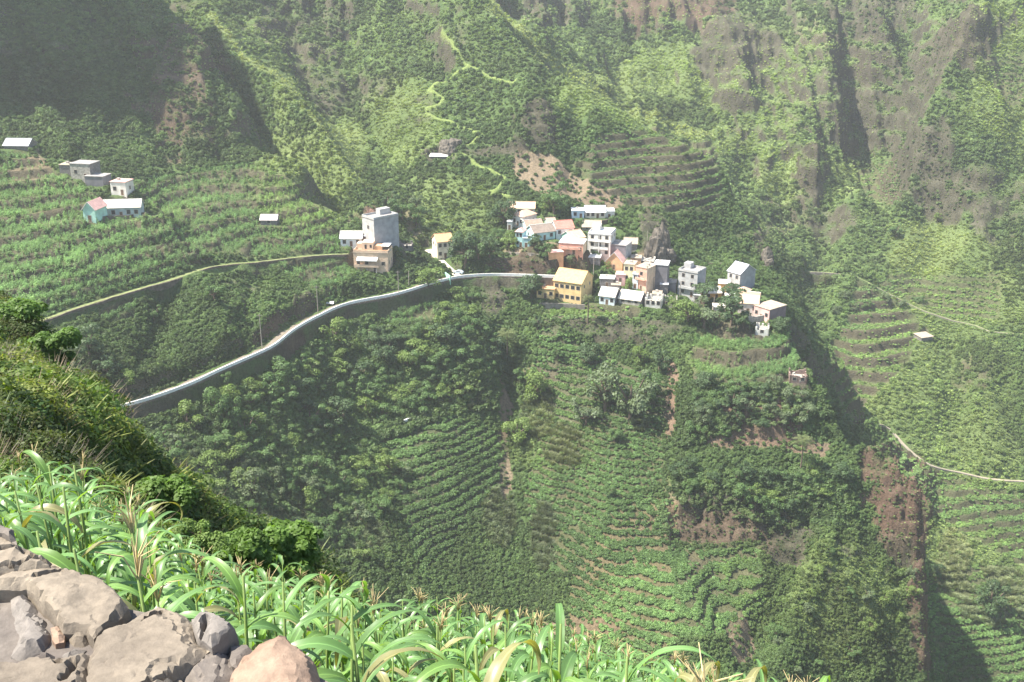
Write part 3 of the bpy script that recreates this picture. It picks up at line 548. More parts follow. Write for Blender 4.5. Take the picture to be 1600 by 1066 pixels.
ks = sm(soilm+n1*.25, .35, .7)[..., None]
col = col*(1-ks)+(np.array([.21, .165, .11])*(1-redm)+np.array([.17, .118, .082])*redm)*(1+.2*n3[..., None])*ks
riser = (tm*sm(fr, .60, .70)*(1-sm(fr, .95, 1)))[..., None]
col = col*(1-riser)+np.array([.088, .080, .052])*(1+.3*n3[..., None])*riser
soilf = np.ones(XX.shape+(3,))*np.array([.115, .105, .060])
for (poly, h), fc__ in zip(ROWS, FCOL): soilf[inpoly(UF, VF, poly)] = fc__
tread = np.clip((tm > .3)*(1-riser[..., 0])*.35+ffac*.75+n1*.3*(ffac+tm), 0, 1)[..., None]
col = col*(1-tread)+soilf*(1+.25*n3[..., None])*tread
zg = zigm[..., None]; col = col*(1-zg)+np.array([.21, .27, .085])*zg
col = np.clip(col, .01, .9)

# ------------------------------------------------------------------ materials
MATS = {}
def newmat(name):
    m = bpy.data.materials.new(name); m.use_nodes = True; nt = m.node_tree; b = nt.nodes['Principled BSDF']
    b.inputs['Specular IOR Level'].default_value = .25; MATS[name] = m; return m, nt, b
def plain(name, c, rough=.85, var=.18, scale=.8, bump=0.0, spec=.25):
    m, nt, b = newmat(name)
    b.inputs['Roughness'].default_value = rough; b.inputs['Specular IOR Level'].default_value = spec
    tc = nt.nodes.new('ShaderNodeTexCoord'); n = nt.nodes.new('ShaderNodeTexNoise'); n.inputs['Scale'].default_value = scale; n.inputs['Detail'].default_value = 6
    nt.links.new(tc.outputs['Object'], n.inputs['Vector'])
    r = nt.nodes.new('ShaderNodeMapRange'); r.inputs['From Min'].default_value = .3; r.inputs['From Max'].default_value = .7; r.inputs['To Min'].default_value = 1-var; r.inputs['To Max'].default_value = 1+var
    nt.links.new(n.outputs['Fac'], r.inputs['Value'])
    mx = nt.nodes.new('ShaderNodeVectorMath'); mx.operation = 'SCALE'; mx.inputs[0].default_value = c[:3]
    nt.links.new(r.outputs[0], mx.inputs['Scale']); nt.links.new(mx.outputs[0], b.inputs['Base Color'])
    if bump:
        bp = nt.nodes.new('ShaderNodeBump'); bp.inputs['Strength'].default_value = bump; bp.inputs['Distance'].default_value = .1
        n2_ = nt.nodes.new('ShaderNodeTexNoise'); n2_.inputs['Scale'].default_value = scale*6; n2_.inputs['Detail'].default_value = 8
        nt.links.new(tc.outputs['Object'], n2_.inputs['Vector']); nt.links.new(n2_.outputs['Fac'], bp.inputs['Height']); nt.links.new(bp.outputs[0], b.inputs['Normal'])
    return m
def leafmat(name, c, trans=.35, rough=.55, spec=.3, var=.25, tint=True, scale=.35):
    """diffuse + translucent leaves; instance attribute 'tint' multiplies the colour"""
    m, nt, b = newmat(name)
    b.inputs['Roughness'].default_value = rough; b.inputs['Specular IOR Level'].default_value = spec
    tl = nt.nodes.new('ShaderNodeBsdfTranslucent'); mix = nt.nodes.new('ShaderNodeMixShader'); mix.inputs[0].default_value = trans
    at = nt.nodes.new('ShaderNodeAttribute'); at.attribute_name = 'tint'; at.attribute_type = 'INSTANCER' if tint else 'OBJECT'
    geo = nt.nodes.new('ShaderNodeNewGeometry'); n = nt.nodes.new('ShaderNodeTexNoise'); n.inputs['Scale'].default_value = scale; n.inputs['Detail'].default_value = 3
    nt.links.new(geo.outputs['Position'], n.inputs['Vector'])
    ri = nt.nodes.new('ShaderNodeMath'); ri.operation = 'MULTIPLY_ADD'; ri.inputs[1].default_value = var*1.1; ri.inputs[2].default_value = 1-var*.55
    nt.links.new(geo.outputs['Random Per Island'], ri.inputs[0])
    rr = nt.nodes.new('ShaderNodeMapRange'); rr.inputs['From Min'].default_value = .3; rr.inputs['From Max'].default_value = .7; rr.inputs['To Min'].default_value = 1-var; rr.inputs['To Max'].default_value = 1+var
    nt.links.new(n.outputs['Fac'], rr.inputs['Value'])
    mu = nt.nodes.new('ShaderNodeMath'); mu.operation = 'MULTIPLY'; nt.links.new(ri.outputs[0], mu.inputs[0]); nt.links.new(rr.outputs[0], mu.inputs[1])
    v1 = nt.nodes.new('ShaderNodeVectorMath'); v1.operation = 'SCALE'; v1.inputs[0].default_value = c[:3]; nt.links.new(mu.outputs[0], v1.inputs['Scale'])
    last = v1
    if tint:
        v2 = nt.nodes.new('ShaderNodeVectorMath'); v2.operation = 'MULTIPLY'; nt.links.new(v1.outputs[0], v2.inputs[0]); nt.links.new(at.outputs['Vector'], v2.inputs[1]); last = v2
    nt.links.new(last.outputs[0], b.inputs['Base Color'])
    v3 = nt.nodes.new('ShaderNodeVectorMath'); v3.operation = 'MULTIPLY'; v3.inputs[1].default_value = (1.25, 1.35, .55); nt.links.new(last.outputs[0], v3.inputs[0])
    nt.links.new(v3.outputs[0], tl.inputs['Color'])
    out = nt.nodes['Material Output']; nt.links.new(b.outputs[0], mix.inputs[1]); nt.links.new(tl.outputs[0], mix.inputs[2]); nt.links.new(mix.outputs[0], out.inputs['Surface'])
    return m
def ground_mat():
    m, nt, b = newmat('ground'); b.inputs['Roughness'].default_value = .95; b.inputs['Specular IOR Level'].default_value = .1
    at = nt.nodes.new('ShaderNodeAttribute'); at.attribute_name = 'albedo'
    geo = nt.nodes.new('ShaderNodeNewGeometry')
    n = nt.nodes.new('ShaderNodeTexNoise'); n.inputs['Scale'].default_value = 1.1; n.inputs['Detail'].default_value = 8; n.inputs['Roughness'].default_value = .7
    nt.links.new(geo.outputs['Position'], n.inputs['Vector'])
    r = nt.nodes.new('ShaderNodeMapRange'); r.inputs['From Min'].default_value = .3; r.inputs['From Max'].default_value = .7; r.inputs['To Min'].default_value = .6; r.inputs['To Max'].default_value = 1.4
    nt.links.new(n.outputs['Fac'], r.inputs['Value'])
    v1 = nt.nodes.new('ShaderNodeVectorMath'); v1.operation = 'SCALE'; nt.links.new(at.outputs['Vector'], v1.inputs[0]); nt.links.new(r.outputs[0], v1.inputs['Scale'])
    nt.links.new(v1.outputs[0], b.inputs['Base Color'])
    bp = nt.nodes.new('ShaderNodeBump'); bp.inputs['Strength'].default_value = 1.0; bp.inputs['Distance'].default_value = 1.0
    nt.links.new(n.outputs['Fac'], bp.inputs['Height']); nt.links.new(bp.outputs[0], b.inputs['Normal'])
    return m

# ------------------------------------------------------------------ object helpers
def mesh_from(name, verts, faces, mats=(), smooth=False, face_mats=None):
    me = bpy.data.meshes.new(name)
    me.from_pydata([tuple(v) for v in verts], [], [tuple(f) for f in faces])
    for m in mats: me.materials.append(m)
    if face_mats is not None: me.polygons.foreach_set('material_index', np.array(face_mats, np.int32))
    if smooth: me.polygons.foreach_set('use_smooth', np.ones(len(me.polygons), bool))
    me.update(); return me
def quads_mesh(name, co, mats=(), smooth=False):
    """co: (n, 4, 3) loose quads"""
    n = len(co); me = bpy.data.meshes.new(name); me.vertices.add(n*4); me.vertices.foreach_set('co', np.asarray(co, np.float32).ravel())
    me.loops.add(n*4); me.loops.foreach_set('vertex_index', np.arange(n*4, dtype=np.int32)); me.polygons.add(n)
    me.polygons.foreach_set('loop_start', np.arange(0, n*4, 4, dtype=np.int32)); me.update(calc_edges=True)
    for m in mats: me.materials.append(m)
    return me
def obj(name, me, parent=None, loc=None, rot=None, scale=None):
    o = bpy.data.objects.new(name, me); C.objects.link(o)
    if loc is not None: o.location = loc
    if rot is not None: o.rotation_euler = rot
    if scale is not None: o.scale = scale
    if parent is not None: o.parent = parent
    return o
def tag(o, label, cat=None, group=None, kind=None):
    if label: o['label'] = label
    if cat: o['category'] = cat
    if group: o['group'] = group
    if kind: o['kind'] = kind
    return o
def struct(o): o['kind'] = 'structure'; return o

# ------------------------------------------------------------------ the land, one sheet
me = bpy.data.meshes.new('terrain')
co = np.stack([XX, YY, ZZ], -1).reshape(-1, 3).astype(np.float32)
idx = np.arange(RB*CA).reshape(RB, CA)
q = np.stack([idx[:-1,:-1], idx[:-1,1:], idx[1:,1:], idx[1:,:-1]], -1).reshape(-1)
me.vertices.add(len(co)); me.vertices.foreach_set('co', co.ravel()); nf = len(q)//4
me.loops.add(len(q)); me.loops.foreach_set('vertex_index', q.astype(np.int32))
me.polygons.add(nf); me.polygons.foreach_set('loop_start', np.arange(0, len(q), 4, dtype=np.int32))
me.update(calc_edges=True)
at = me.attributes.new('albedo', 'FLOAT_COLOR', 'POINT'); at.data.foreach_set('color', np.concatenate([col.reshape(-1, 3), np.ones((RB*CA, 1))], 1).astype(np.float32).ravel())
me.materials.append(ground_mat()); me.polygons.foreach_set('use_smooth', np.ones(nf, bool))
struct(obj('terrain', me))

# ------------------------------------------------------------------ foliage pieces
def leaf_quads(cen, nrm, size, aspect=1.6, seed=0, bend=0):
    r = np.random.default_rng(seed); n = len(cen)
    nrm = nrm/np.maximum(np.linalg.norm(nrm, axis=1, keepdims=True), 1e-6)
    t = r.normal(size=(n, 3)); t -= (t*nrm).sum(1, keepdims=True)*nrm; t /= np.linalg.norm(t, axis=1, keepdims=True)
    b = np.cross(nrm, t); s = np.asarray(size).reshape(-1, 1)*np.ones((n, 1))
    L = t*s*aspect/2; Wd = b*s/2
    return np.stack([cen-L, cen+Wd*.9-L*.1, cen+L, cen-Wd*.9-L*.1], 1)
def crown_quads(lobes, nleaf, leaf, seed, up=.35, flat=1.0):
    """leaves on the shells of overlapping lobes (x, y, z, r)"""
    r = np.random.default_rng(seed); out = []
    vol = np.array([l[3]**2 for l in lobes]); cnt = (vol/vol.sum()*nleaf).astype(int)
    for (x, y, z, R), c in zip(lobes, cnt):
        d = r.normal(size=(c, 3)); d /= np.linalg.norm(d, axis=1, keepdims=True); d[:,2] = np.where(d[:,2] < -.35, -d[:,2], d[:,2])
        rad = R*(.62+.42*r.random((c, 1))**.6)
        p = np.array([x, y, z])+d*rad*np.array([1, 1, flat])
        nn = d+r.normal(size=(c, 3))*.45; nn[:,2] += up
        out.append(leaf_quads(p, nn, leaf*(.7+.6*r.random(c)), 1.5, seed+3))
    return np.concatenate(out)
def bush_mesh(name, mat, seed, nl=150, leaf=.3, nlobe=5, h=.8, flat=.8):
    r = np.random.default_rng(seed)
    lob = [(r.uniform(-.45, .45), r.uniform(-.45, .45), r.uniform(.2, h), r.uniform(.4, .62)) for _ in range(nlobe)]
    return quads_mesh(name, crown_quads(lob, nl, leaf, seed, flat=flat), [mat])
def blade_mesh(name, mat, seed, n=26, h=1.0, spread=.45, wd=.07, segs=3, droop=.5):
    """tuft of arching blades"""
    r = np.random.default_rng(seed); qs = []
    for i in range(n):
        a = r.uniform(0, 2*math.pi); l = h*r.uniform(.6, 1.15); o_ = r.uniform(0, .25)
        dx, dy = math.cos(a), math.sin(a); px, py = -dy, dx; sp = spread*r.uniform(.3, 1.3)
        prev = None
        for k in range(segs+1):
            t = k/segs; q_ = (dx*(o_+sp*t+droop*.3*t*t), dy*(o_+sp*t+droop*.3*t*t), l*(t-droop*t*t*.55)); w_ = wd*(1-t**2*.85)
            c = ((q_[0]-px*w_, q_[1]-py*w_, q_[2]), (q_[0]+px*w_, q_[1]+py*w_, q_[2]))
            if prev: qs.append([prev[0], prev[1], c[1], c[0]])
            prev = c
    return quads_mesh(name, qs, [mat])
def maize_far_mesh(name, mat, seed):
    r = np.random.default_rng(seed); qs = []
    for a in (0, math.pi/2):
        c, s_ = math.cos(a)*.03, math.sin(a)*.03; qs.append([(-c, -s_, 0), (c, s_, 0), (c*.5, s_*.5, 1), (-c*.5, -s_*.5, 1)])
    for i in range(9):
        a = i*2.4+r.uniform(-.4, .4); z0 = .22+i*.075; l = r.uniform(.32, .5); prev = None; dx, dy = math.cos(a), math.sin(a)
        for k in range(4):
            t = k/3; z = z0+l*(.75*t-.95*t*t); x = l*t*.95; w_ = .05*(1-t**2*.8)
            cc = ((dx*x+dy*w_, dy*x-dx*w_, z), (dx*x-dy*w_, dy*x+dx*w_, z))
            if prev: qs.append([prev[0], prev[1], cc[1], cc[0]])
            prev = cc
    return quads_mesh(name, qs, [mat])

GRASS_C = (.115, .145, .045)
M_bush = leafmat('shrub_leaves', (.108, .172, .055))
M_grass = leafmat('grass_blades', (.155, .220, .082), trans=.3)
M_maize = leafmat('maize_far', (.120, .205, .072), trans=.35)
M_bean = leafmat('bean_leaves', (.115, .195, .062), trans=.3)
M_cane = leafmat('cane_leaves', (.165, .205, .105), trans=.35)

def scatter(name, proto_mesh, X, Y, Z, scale, tint, label, yaw=None, tilt=.15, zs=None):
    n = len(X)
    if n == 0: return
    po = bpy.data.objects.new('src', proto_mesh)
    me = bpy.data.meshes.new(name); me.vertices.add(n); me.vertices.foreach_set('co', np.stack([X, Y, Z], -1).astype(np.float32).ravel())
    rot = np.zeros((n, 3), np.float32); rot[:,2] = rng.uniform(0, 2*math.pi, n) if yaw is None else yaw; rot[:,:2] = rng.normal(0, tilt, (n, 2))
    sc3 = np.stack([scale, scale, scale if zs is None else zs], -1)
    for an, arr in (('rot', rot), ('scl', sc3), ('tint', tint)):
        a_ = me.attributes.new(an, 'FLOAT_VECTOR', 'POINT'); a_.data.foreach_set('vector', np.asarray(arr, np.float32).ravel())
    o = obj(name, me); tag(o, label, kind='stuff')
    ng = bpy.data.node_groups.new(name, 'GeometryNodeTree'); ng.interface.new_socket('Geometry', in_out='INPUT', socket_type='NodeSocketGeometry'); ng.interface.new_socket('Geometry', in_out='OUTPUT', socket_type='NodeSocketGeometry')
    N = ng.nodes; gi = N.new('NodeGroupInput'); go = N.new('NodeGroupOutput'); oi = N.new('GeometryNodeObjectInfo'); oi.inputs['Object'].default_value = po; oi.inputs['As Instance'].default_value = True
    mp = N.new('GeometryNodeMeshToPoints'); ip = N.new('GeometryNodeInstanceOnPoints'); L = ng.links.new
    def attr(nm):
        a_ = N.new('GeometryNodeInputNamedAttribute'); a_.data_type = 'FLOAT_VECTOR'; a_.inputs['Name'].default_value = nm; return [s_ for s_ in a_.outputs if s_.name == 'Attribute' and s_.enabled][0]
    L(gi.outputs[0], mp.inputs[0]); L(mp.outputs[0], ip.inputs['Points']); L(oi.outputs['Geometry'], ip.inputs['Instance'])
    L(attr('rot'), ip.inputs['Rotation']); L(attr('scl'), ip.inputs['Scale']); L(ip.outputs[0], go.inputs[0])
    md = o.modifiers.new('scatter', 'NODES'); md.node_group = ng
    return o

# ------------------------------------------------------------------ scatter the ground cover
NS = 210000
us = rng.uniform(-120, 1720, NS); vs = rng.uniform(-60, 1130, NS)
hx, hy, hz = hit(us, vs, 60)
ok = ~np.isnan(hy) & (hy > 62) & (hy < 1500); us, vs, hx, hy, hz = us[ok], vs[ok], hx[ok], hy[ok], hz[ok]
# the planted fields are denser
fu, fv = [], []
for poly_ in [t_[0] for t_ in TERR]+[t_[0] for t_ in ROWS]:
    pu, pv = zip(*poly_); ar = (max(pu)-min(pu))*(max(pv)-min(pv)); m_ = int(ar/9); cu, cv = rng.uniform(min(pu), max(pu), m_), rng.uniform(min(pv), max(pv), m_); ii = inpoly(cu, cv, poly_); fu.append(cu[ii]); fv.append(cv[ii])
fu, fv = np.concatenate(fu), np.concatenate(fv); fx_, fy_, fz_ = hit(fu, fv, 150); ok = ~np.isnan(fy_) & (fy_ < 1500)
us = np.concatenate([us, fu[ok]]); vs = np.concatenate([vs, fv[ok]]); hx = np.concatenate([hx, fx_[ok]]); hy = np.concatenate([hy, fy_[ok]]); hz = np.concatenate([hz, fz_[ok]])
# some of it where this picture does not look, so that a step to the side finds it too
extra = rng.integers(0, RB*CA, 16000); ex, ey, ez = XX.ravel()[extra], YY.ravel()[extra], ZZ.ravel()[extra]
g = (ey > 70) & (ey < 1100) & (np.abs(ex) < .75*ey); ex, ey, ez = ex[g], ey[g], ez[g]
e2y = 62+190*rng.random(9000); e2x = e2y*rng.uniform(-.6, .6, 9000); ex = np.concatenate([ex, e2x]); ey = np.concatenate([ey, e2y]); ez = np.concatenate([ez, height(e2x, e2y)])
eu, ev = project(ex, ey, ez); us = np.concatenate([us, eu]); vs = np.concatenate([vs, ev]); hx = np.concatenate([hx, ex]); hy = np.concatenate([hy, ey]); hz = np.concatenate([hz, ez])
def at_grid(A, X, Y):
    i = np.clip(np.rint(np.interp(X/(Y+D), cols, np.arange(CA))).astype(int), 0, CA-1); j = np.clip(np.rint(np.interp(Y, Ys, np.arange(RB))).astype(int), 0, RB-1)
    return A[j, i]
free = zigm < .35       # no plants on roads and under houses
for cx, cy, z, wm, hm, dep, psi in HP:
    m = (np.abs(XX-cx) < wm+dep) & (np.abs(YY-cy) < wm+dep); X = XX[m]-cx; Y = YY[m]-cy
    fx = X*math.cos(psi)-Y*math.sin(psi); fy = X*math.sin(psi)+Y*math.cos(psi); free[m] &= np.maximum(np.abs(fx)-wm/2, np.where(fy < 0, np.abs(fy)-dep/2-1.2, np.abs(fy)-dep/2)) > .7
for pl, a_, b_ in ((road_line, 4.6, 2.6), (path_line, 2.3, 2.4), (side_line, 3, 3), (trail_line, 1.6, 1.0), (trail_line2, 1.6, 1.0), (low_line, 1.6, 1.0)):
    d, _, m = line_dist(pl); free &= ~(m & (((d > 0) & (d < b_)) | ((d <= 0) & (-d < a_))))
F_ = at_grid(free, hx, hy); rkp = at_grid(rk, hx, hy); ksp = at_grid(sm(soilm+n1*.25, .35, .7), hx, hy); grp = at_grid(grassm, hx, hy); frp = at_grid(fr, hx, hy); tmp = at_grid(tm, hx, hy); ffp = at_grid(ffac, hx, hy); slp = at_grid(slope, hx, hy)
nA = fbm(hx, hy, hz, 40, 3, 101); nB = fbm(hx, hy, hz, 9, 3, 103)
WOODS = [[(185,660),(330,610),(450,560),(540,485),(640,470),(720,462),(760,500),(790,560),(790,640),(700,650),(600,690),(560,740),(620,880),(700,960),(600,960),(480,900),(330,850),(240,740)],
         [(1055,600),(1290,610),(1300,650),(1060,700)], [(1050,740),(1310,738),(1330,800),(1300,840),(1060,790)]]
wood = np.zeros(len(hx), bool)
for p_ in WOODS: wood |= inpoly(us, vs, p_)
r0 = rng.random(len(hx)); base_t = np.clip(1+.5*nA+.4*nB, .45, 1.7)*(1+.2*sm(hy, 560, 700))*(1+.2*inpoly(us, vs, [(1280,420),(1700,420),(1700,1100),(1460,1100),(1440,760),(1300,600)]))
vill = blob(us, vs, [(900,385,110,60,1),(1000,440,70,40,1),(1170,480,50,40,1)])
mreg_ = inpoly(us, vs, TERR[0][0]) | inpoly(us, vs, TERR[1][0]) | inpoly(us, vs, TERR[9][0])
dens_ = np.where(ffp > .5, np.where(frp < .55, .97, .04), np.where(tmp > .3, np.where(frp < np.where(mreg_, .66, .58), .97, np.where(mreg_, .2, .05)), 1-.70*rkp))*(1-.85*ksp)*(1-.65*vill)
dens_ = dens_*np.where((ffp > .5) | (tmp > .3), np.clip(1.25+1.6*nB, .25, 1), 1)
keep = F_ & (r0 < dens_)
cls = np.full(len(hx), 'bush', dtype=object)
r1 = rng.random(len(hx))
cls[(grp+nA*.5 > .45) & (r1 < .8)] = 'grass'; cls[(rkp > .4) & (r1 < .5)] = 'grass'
cls[(hy > 540) & (r1 > .35) & (cls == 'bush') & (nA > -.15)] = 'grass'
maize_reg = inpoly(us, vs, TERR[0][0]) | inpoly(us, vs, TERR[1][0]) | inpoly(us, vs, TERR[3][0]) | inpoly(us, vs, TERR[9][0]) | inpoly(us, vs, TERR[8][0])
cls[(tmp > .3) & (r1 < .9)] = 'bean'; cls[(tmp > .3) & maize_reg & (r1 < .9)] = 'maize'
cls[(ffp > .5)] = 'bean'; cls[(ffp > .5) & inpoly(us, vs, ROWS[4][0])] = 'maize'
cls[wood & (cls != 'maize')] = 'bush'; base_t = np.where(wood, base_t*.92, base_t)
base_t = np.where(inpoly(us, vs, ROWS[0][0]), base_t*np.clip(.95+nA*.5, .8, 1.2), base_t); base_t = np.where(inpoly(us, vs, ROWS[2][0]), base_t*.8, base_t); base_t = np.where(cls == 'maize', base_t*1.15, base_t)
cane = blob(us, vs, [(700,625,60,22,1),(450,790,90,40,.8),(840,640,30,60,.7),(780,810,30,50,.8),(850,840,22,60,.9),(560,840,60,40,.7),(1560,930,90,60,.6),(1490,880,30,60,.8),(880,700,40,50,.6),(1010,660,30,30,.5)])
cls[(cane+nB*.3 > .55) & (r1 < .75)] = 'cane'
fs = np.clip(hy/430, .8, 2.2)**.95
def tintof(m, r=1.0, yel=.0):
    n = m.sum(); k = base_t[m]*rng.uniform(.78, 1.22, n)*r; y = np.clip(grp[m]*.6+yel+rng.normal(0, .12, n), -.1, 1.1)
    dry = np.clip(rkp[m]*.5+.15*nA[m]+(hy[m] > 560)*.25, 0, 1)
    return np.stack([k*(1+.45*y+.45*dry), k*(1+.2*y+.2*dry), k*(1-.05*y+.5*dry)], -1)
PL = {}
for c_, mat_, n_ in (('bush', M_bush, 4), ('grass', M_grass, 3), ('maize', M_maize, 3), ('bean', M_bean, 3), ('cane', M_cane, 2)):
    for k in range(n_):
        PL[c_, k] = (bush_mesh('shrub', mat_, 200+k, 170, .30, 6) if c_ == 'bush' else blade_mesh('grass_tuft', mat_, 220+k, 30, .9, .5, .06) if c_ == 'grass' else maize_far_mesh('maize', mat_, 230+k) if c_ == 'maize'
            else bush_mesh('bean_plant', mat_, 240+k, 60, .42, 4, .5, .6) if c_ == 'bean' else blade_mesh('cane_clump', mat_, 250+k, 36, 1.6, .6, .06, 4, .8))
SPEC = {'bush': (.55, 1.35, 'leafy green shrubs covering the mountain slopes', 'shrubs'), 'grass': (.7, 1.2, 'grass tufts covering the mountain slopes', 'grass'), 'maize': (1.5, 2.1, 'maize growing on the stepped hillside terraces', 'maize_crop'),
        'bean': (.65, 1.05, 'low bean plants in rows on the sloping fields', 'bean_crop'), 'cane': (1.0, 1.9, 'pale sugar cane clumps in the ravine', 'cane')}
for (c_, k), me_ in PL.items():
    n_ = sum(1 for q_ in PL if q_[0] == c_)
    m = keep & (cls == c_) & ((np.arange(len(hx)) % n_) == k); lo_, hi_, lab, nm = SPEC[c_]
    s_ = rng.uniform(lo_, hi_, m.sum())
    if c_ in ('bush', 'grass'): s_ *= fs[m]*np.where(rkp[m] > .4, .7, 1)*np.where(wood[m], 1.9, 1)*np.where(hy[m] < 250, 1.9, 1)
    if c_ == 'bush': s_ *= (1+.35*nB[m]); 
    scatter(nm, me_, hx[m], hy[m], hz[m]-.08, s_, tintof(m, {'bush': .9, 'grass': 1.15, 'maize': 1.2, 'bean': 1.1, 'cane': 1}[c_]), lab)

# ------------------------------------------------------------------ building materials
WALLC = {'yellow': (.72,.50,.19), 'greygreen': (.36,.44,.38), 'white': (.80,.78,.72), 'aqua': (.40,.66,.66), 'paleblue': (.62,.70,.74), 'cream': (.72,.64,.48), 'blue': (.42,.60,.70),
 'mint': (.42,.72,.58), 'salmon': (.72,.36,.24), 'creamd': (.62,.50,.32), 'orange': (.70,.38,.18), 'orangestrong': (.80,.42,.10), 'yellowpale': (.74,.66,.38), 'pink': (.72,.40,.36), 'pinkpale': (.76,.62,.54),
 'peach': (.72,.50,.32), 'palegrey': (.50,.50,.50), 'grey': (.30,.31,.33), 'greydark': (.19,.18,.19), 'stone': (.20,.18,.17), 'stonelight': (.38,.35,.29), 'brownstone': (.24,.16,.13), 'purplebrown': (.20,.14,.15), 'aquagrey': (.38,.46,.46), 'grey2': (.28, .28, .29)}
ROOFC = {'rf_gold': (.78,.48,.18), 'rf_orange': (.74,.40,.18), 'rf_peach': (.74,.48,.32), 'rf_white': (.82,.82,.80), 'rf_brown': (.40,.28,.20), 'rf_dark': (.30,.23,.18), 'rf_pink': (.74,.42,.36), 'rf_red': (.72,.22,.16),
 'rf_tan': (.46,.37,.27), 'rf_grey': (.34,.32,.30), 'rf_cream': (.80,.72,.58), 'rf_lilac': (.66,.66,.74), 'rf_greyl': (.50,.52,.54), 'rf_pinkw': (.78,.68,.64)}
for _k in WALLC:
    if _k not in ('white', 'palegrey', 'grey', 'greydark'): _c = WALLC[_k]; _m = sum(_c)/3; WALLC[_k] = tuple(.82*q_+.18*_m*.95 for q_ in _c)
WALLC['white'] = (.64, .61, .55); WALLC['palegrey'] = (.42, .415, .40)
for _k in ROOFC: _c = ROOFC[_k]; _m = sum(_c)/3; ROOFC[_k] = tuple((.85*q_+.15*_m)*.92 for q_ in _c)
WM = {}
def wall_mat(k):
    if k not in WM: WM[k] = plain('wall_'+k, WALLC[k], .9, .20 if 'stone' not in k else .35, .5 if 'stone' not in k else 1.6, .15 if 'stone' not in k else .8)
    return WM[k]
def roof_mat(k):
    if k in WM: return WM[k]
    m = plain('roof_'+k, ROOFC[k], .85, .16, .9, .2); nt = m.node_tree; b = nt.nodes['Principled BSDF']
    tc = nt.nodes.new('ShaderNodeTexCoord'); wv = nt.nodes.new('ShaderNodeTexWave'); wv.wave_type = 'BANDS'; wv.bands_direction = 'X'; wv.inputs['Scale'].default_value = 1.6; wv.inputs['Distortion'].default_value = .6
    nt.links.new(tc.outputs['Object'], wv.inputs['Vector']); bp = nt.nodes.new('ShaderNodeBump'); bp.inputs['Strength'].default_value = .5; bp.inputs['Distance'].default_value = .12
    nt.links.new(wv.outputs['Fac'], bp.inputs['Height']); nt.links.new(bp.outputs[0], b.inputs['Normal']); WM[k] = m; return m
M_pane = plain('dark_window', (.035,.036,.042), .35, .1, spec=.5); M_frame = plain('window_frame', (.46,.40,.33), .7); M_door = plain('door_wood', (.14,.09,.06), .7); M_conc = plain('concrete', (.42,.39,.35), .9, .15, .6, .3)
M_white = plain('whitewash', (.80,.78,.74), .85, .12, .7, .2); M_trim = plain('trim_white', (.70,.69,.65), .8)

def boxf(x0, x1, y0, y1, z0, z1):
    v = [(x0,y0,z0),(x1,y0,z0),(x1,y1,z0),(x0,y1,z0),(x0,y0,z1),(x1,y0,z1),(x1,y1,z1),(x0,y1,z1)]
    f = [(0,3,2,1),(4,5,6,7),(0,1,5,4),(1,2,6,5),(2,3,7,6),(3,0,4,7)]
    return v, f
def join(parts):
    V, Fc = [], []
    for v, f in parts:
        o_ = len(V); V += list(v); Fc += [tuple(i+o_ for i in ff) for ff in f]
    return V, Fc
def prism(poly, x0, x1, axis='x'):
    """polygon in (y, z) swept along x"""
    n = len(poly)
    if axis == 'x': v = [(x0, a, b) for a, b in poly]+[(x1, a, b) for a, b in poly]
    else: v = [(a, x0, b) for a, b in poly]+[(a, x1, b) for a, b in poly]
    f = [tuple(range(n))[::-1], tuple(range(n, 2*n))]+[(i, (i+1) % n, (i+1) % n+n, i+n) for i in range(n)]
    return v, f
def fix(me):
    bm = bmesh.new(); bm.from_mesh(me); bmesh.ops.recalc_face_normals(bm, faces=bm.faces); bm.to_mesh(me); bm.free(); return me
def M(name, parts, mats, parent, label=None, fm=None):
    V, Fc = join(parts); o = obj(name, fix(mesh_from(name, V, Fc, mats, face_mats=fm)), parent)
    if label: o['label'] = label
    return o
def window(par, x, y, z, w_, h_, side='f', frame=None, name='window'):
    """opening centred at x (front: local -y face at y) with proud frame and a pane sub-part"""
    t = .09
    fr_ = [boxf(x-w_/2-t, x+w_/2+t, y-.06, y, z-t, z), boxf(x-w_/2-t, x+w_/2+t, y-.06, y, z+h_, z+h_+t), boxf(x-w_/2-t, x-w_/2, y-.06, y, z, z+h_), boxf(x+w_/2, x+w_/2+t, y-.06, y, z, z+h_)]
    pn = boxf(x-w_/2, x+w_/2, y-.03, y-.003, z, z+h_)
    if side == 'r':      # turn onto the right wall: (x, y) -> (-y, x)
        tr = lambda vf: ([(-b_, a_, c_) for a_, b_, c_ in vf[0]], vf[1]); fr_ = [tr(q_) for q_ in fr_]; pn = tr(pn)
    if side == 'l':
        tr = lambda vf: ([(b_, -a_, c_) for a_, b_, c_ in vf[0]], vf[1]); fr_ = [tr(q_) for q_ in fr_]; pn = tr(pn)
    f = M(name, fr_, [frame or M_frame], par); M('pane' if name == 'window' else 'panel', [pn], [M_pane if name == 'window' else M_door], f)
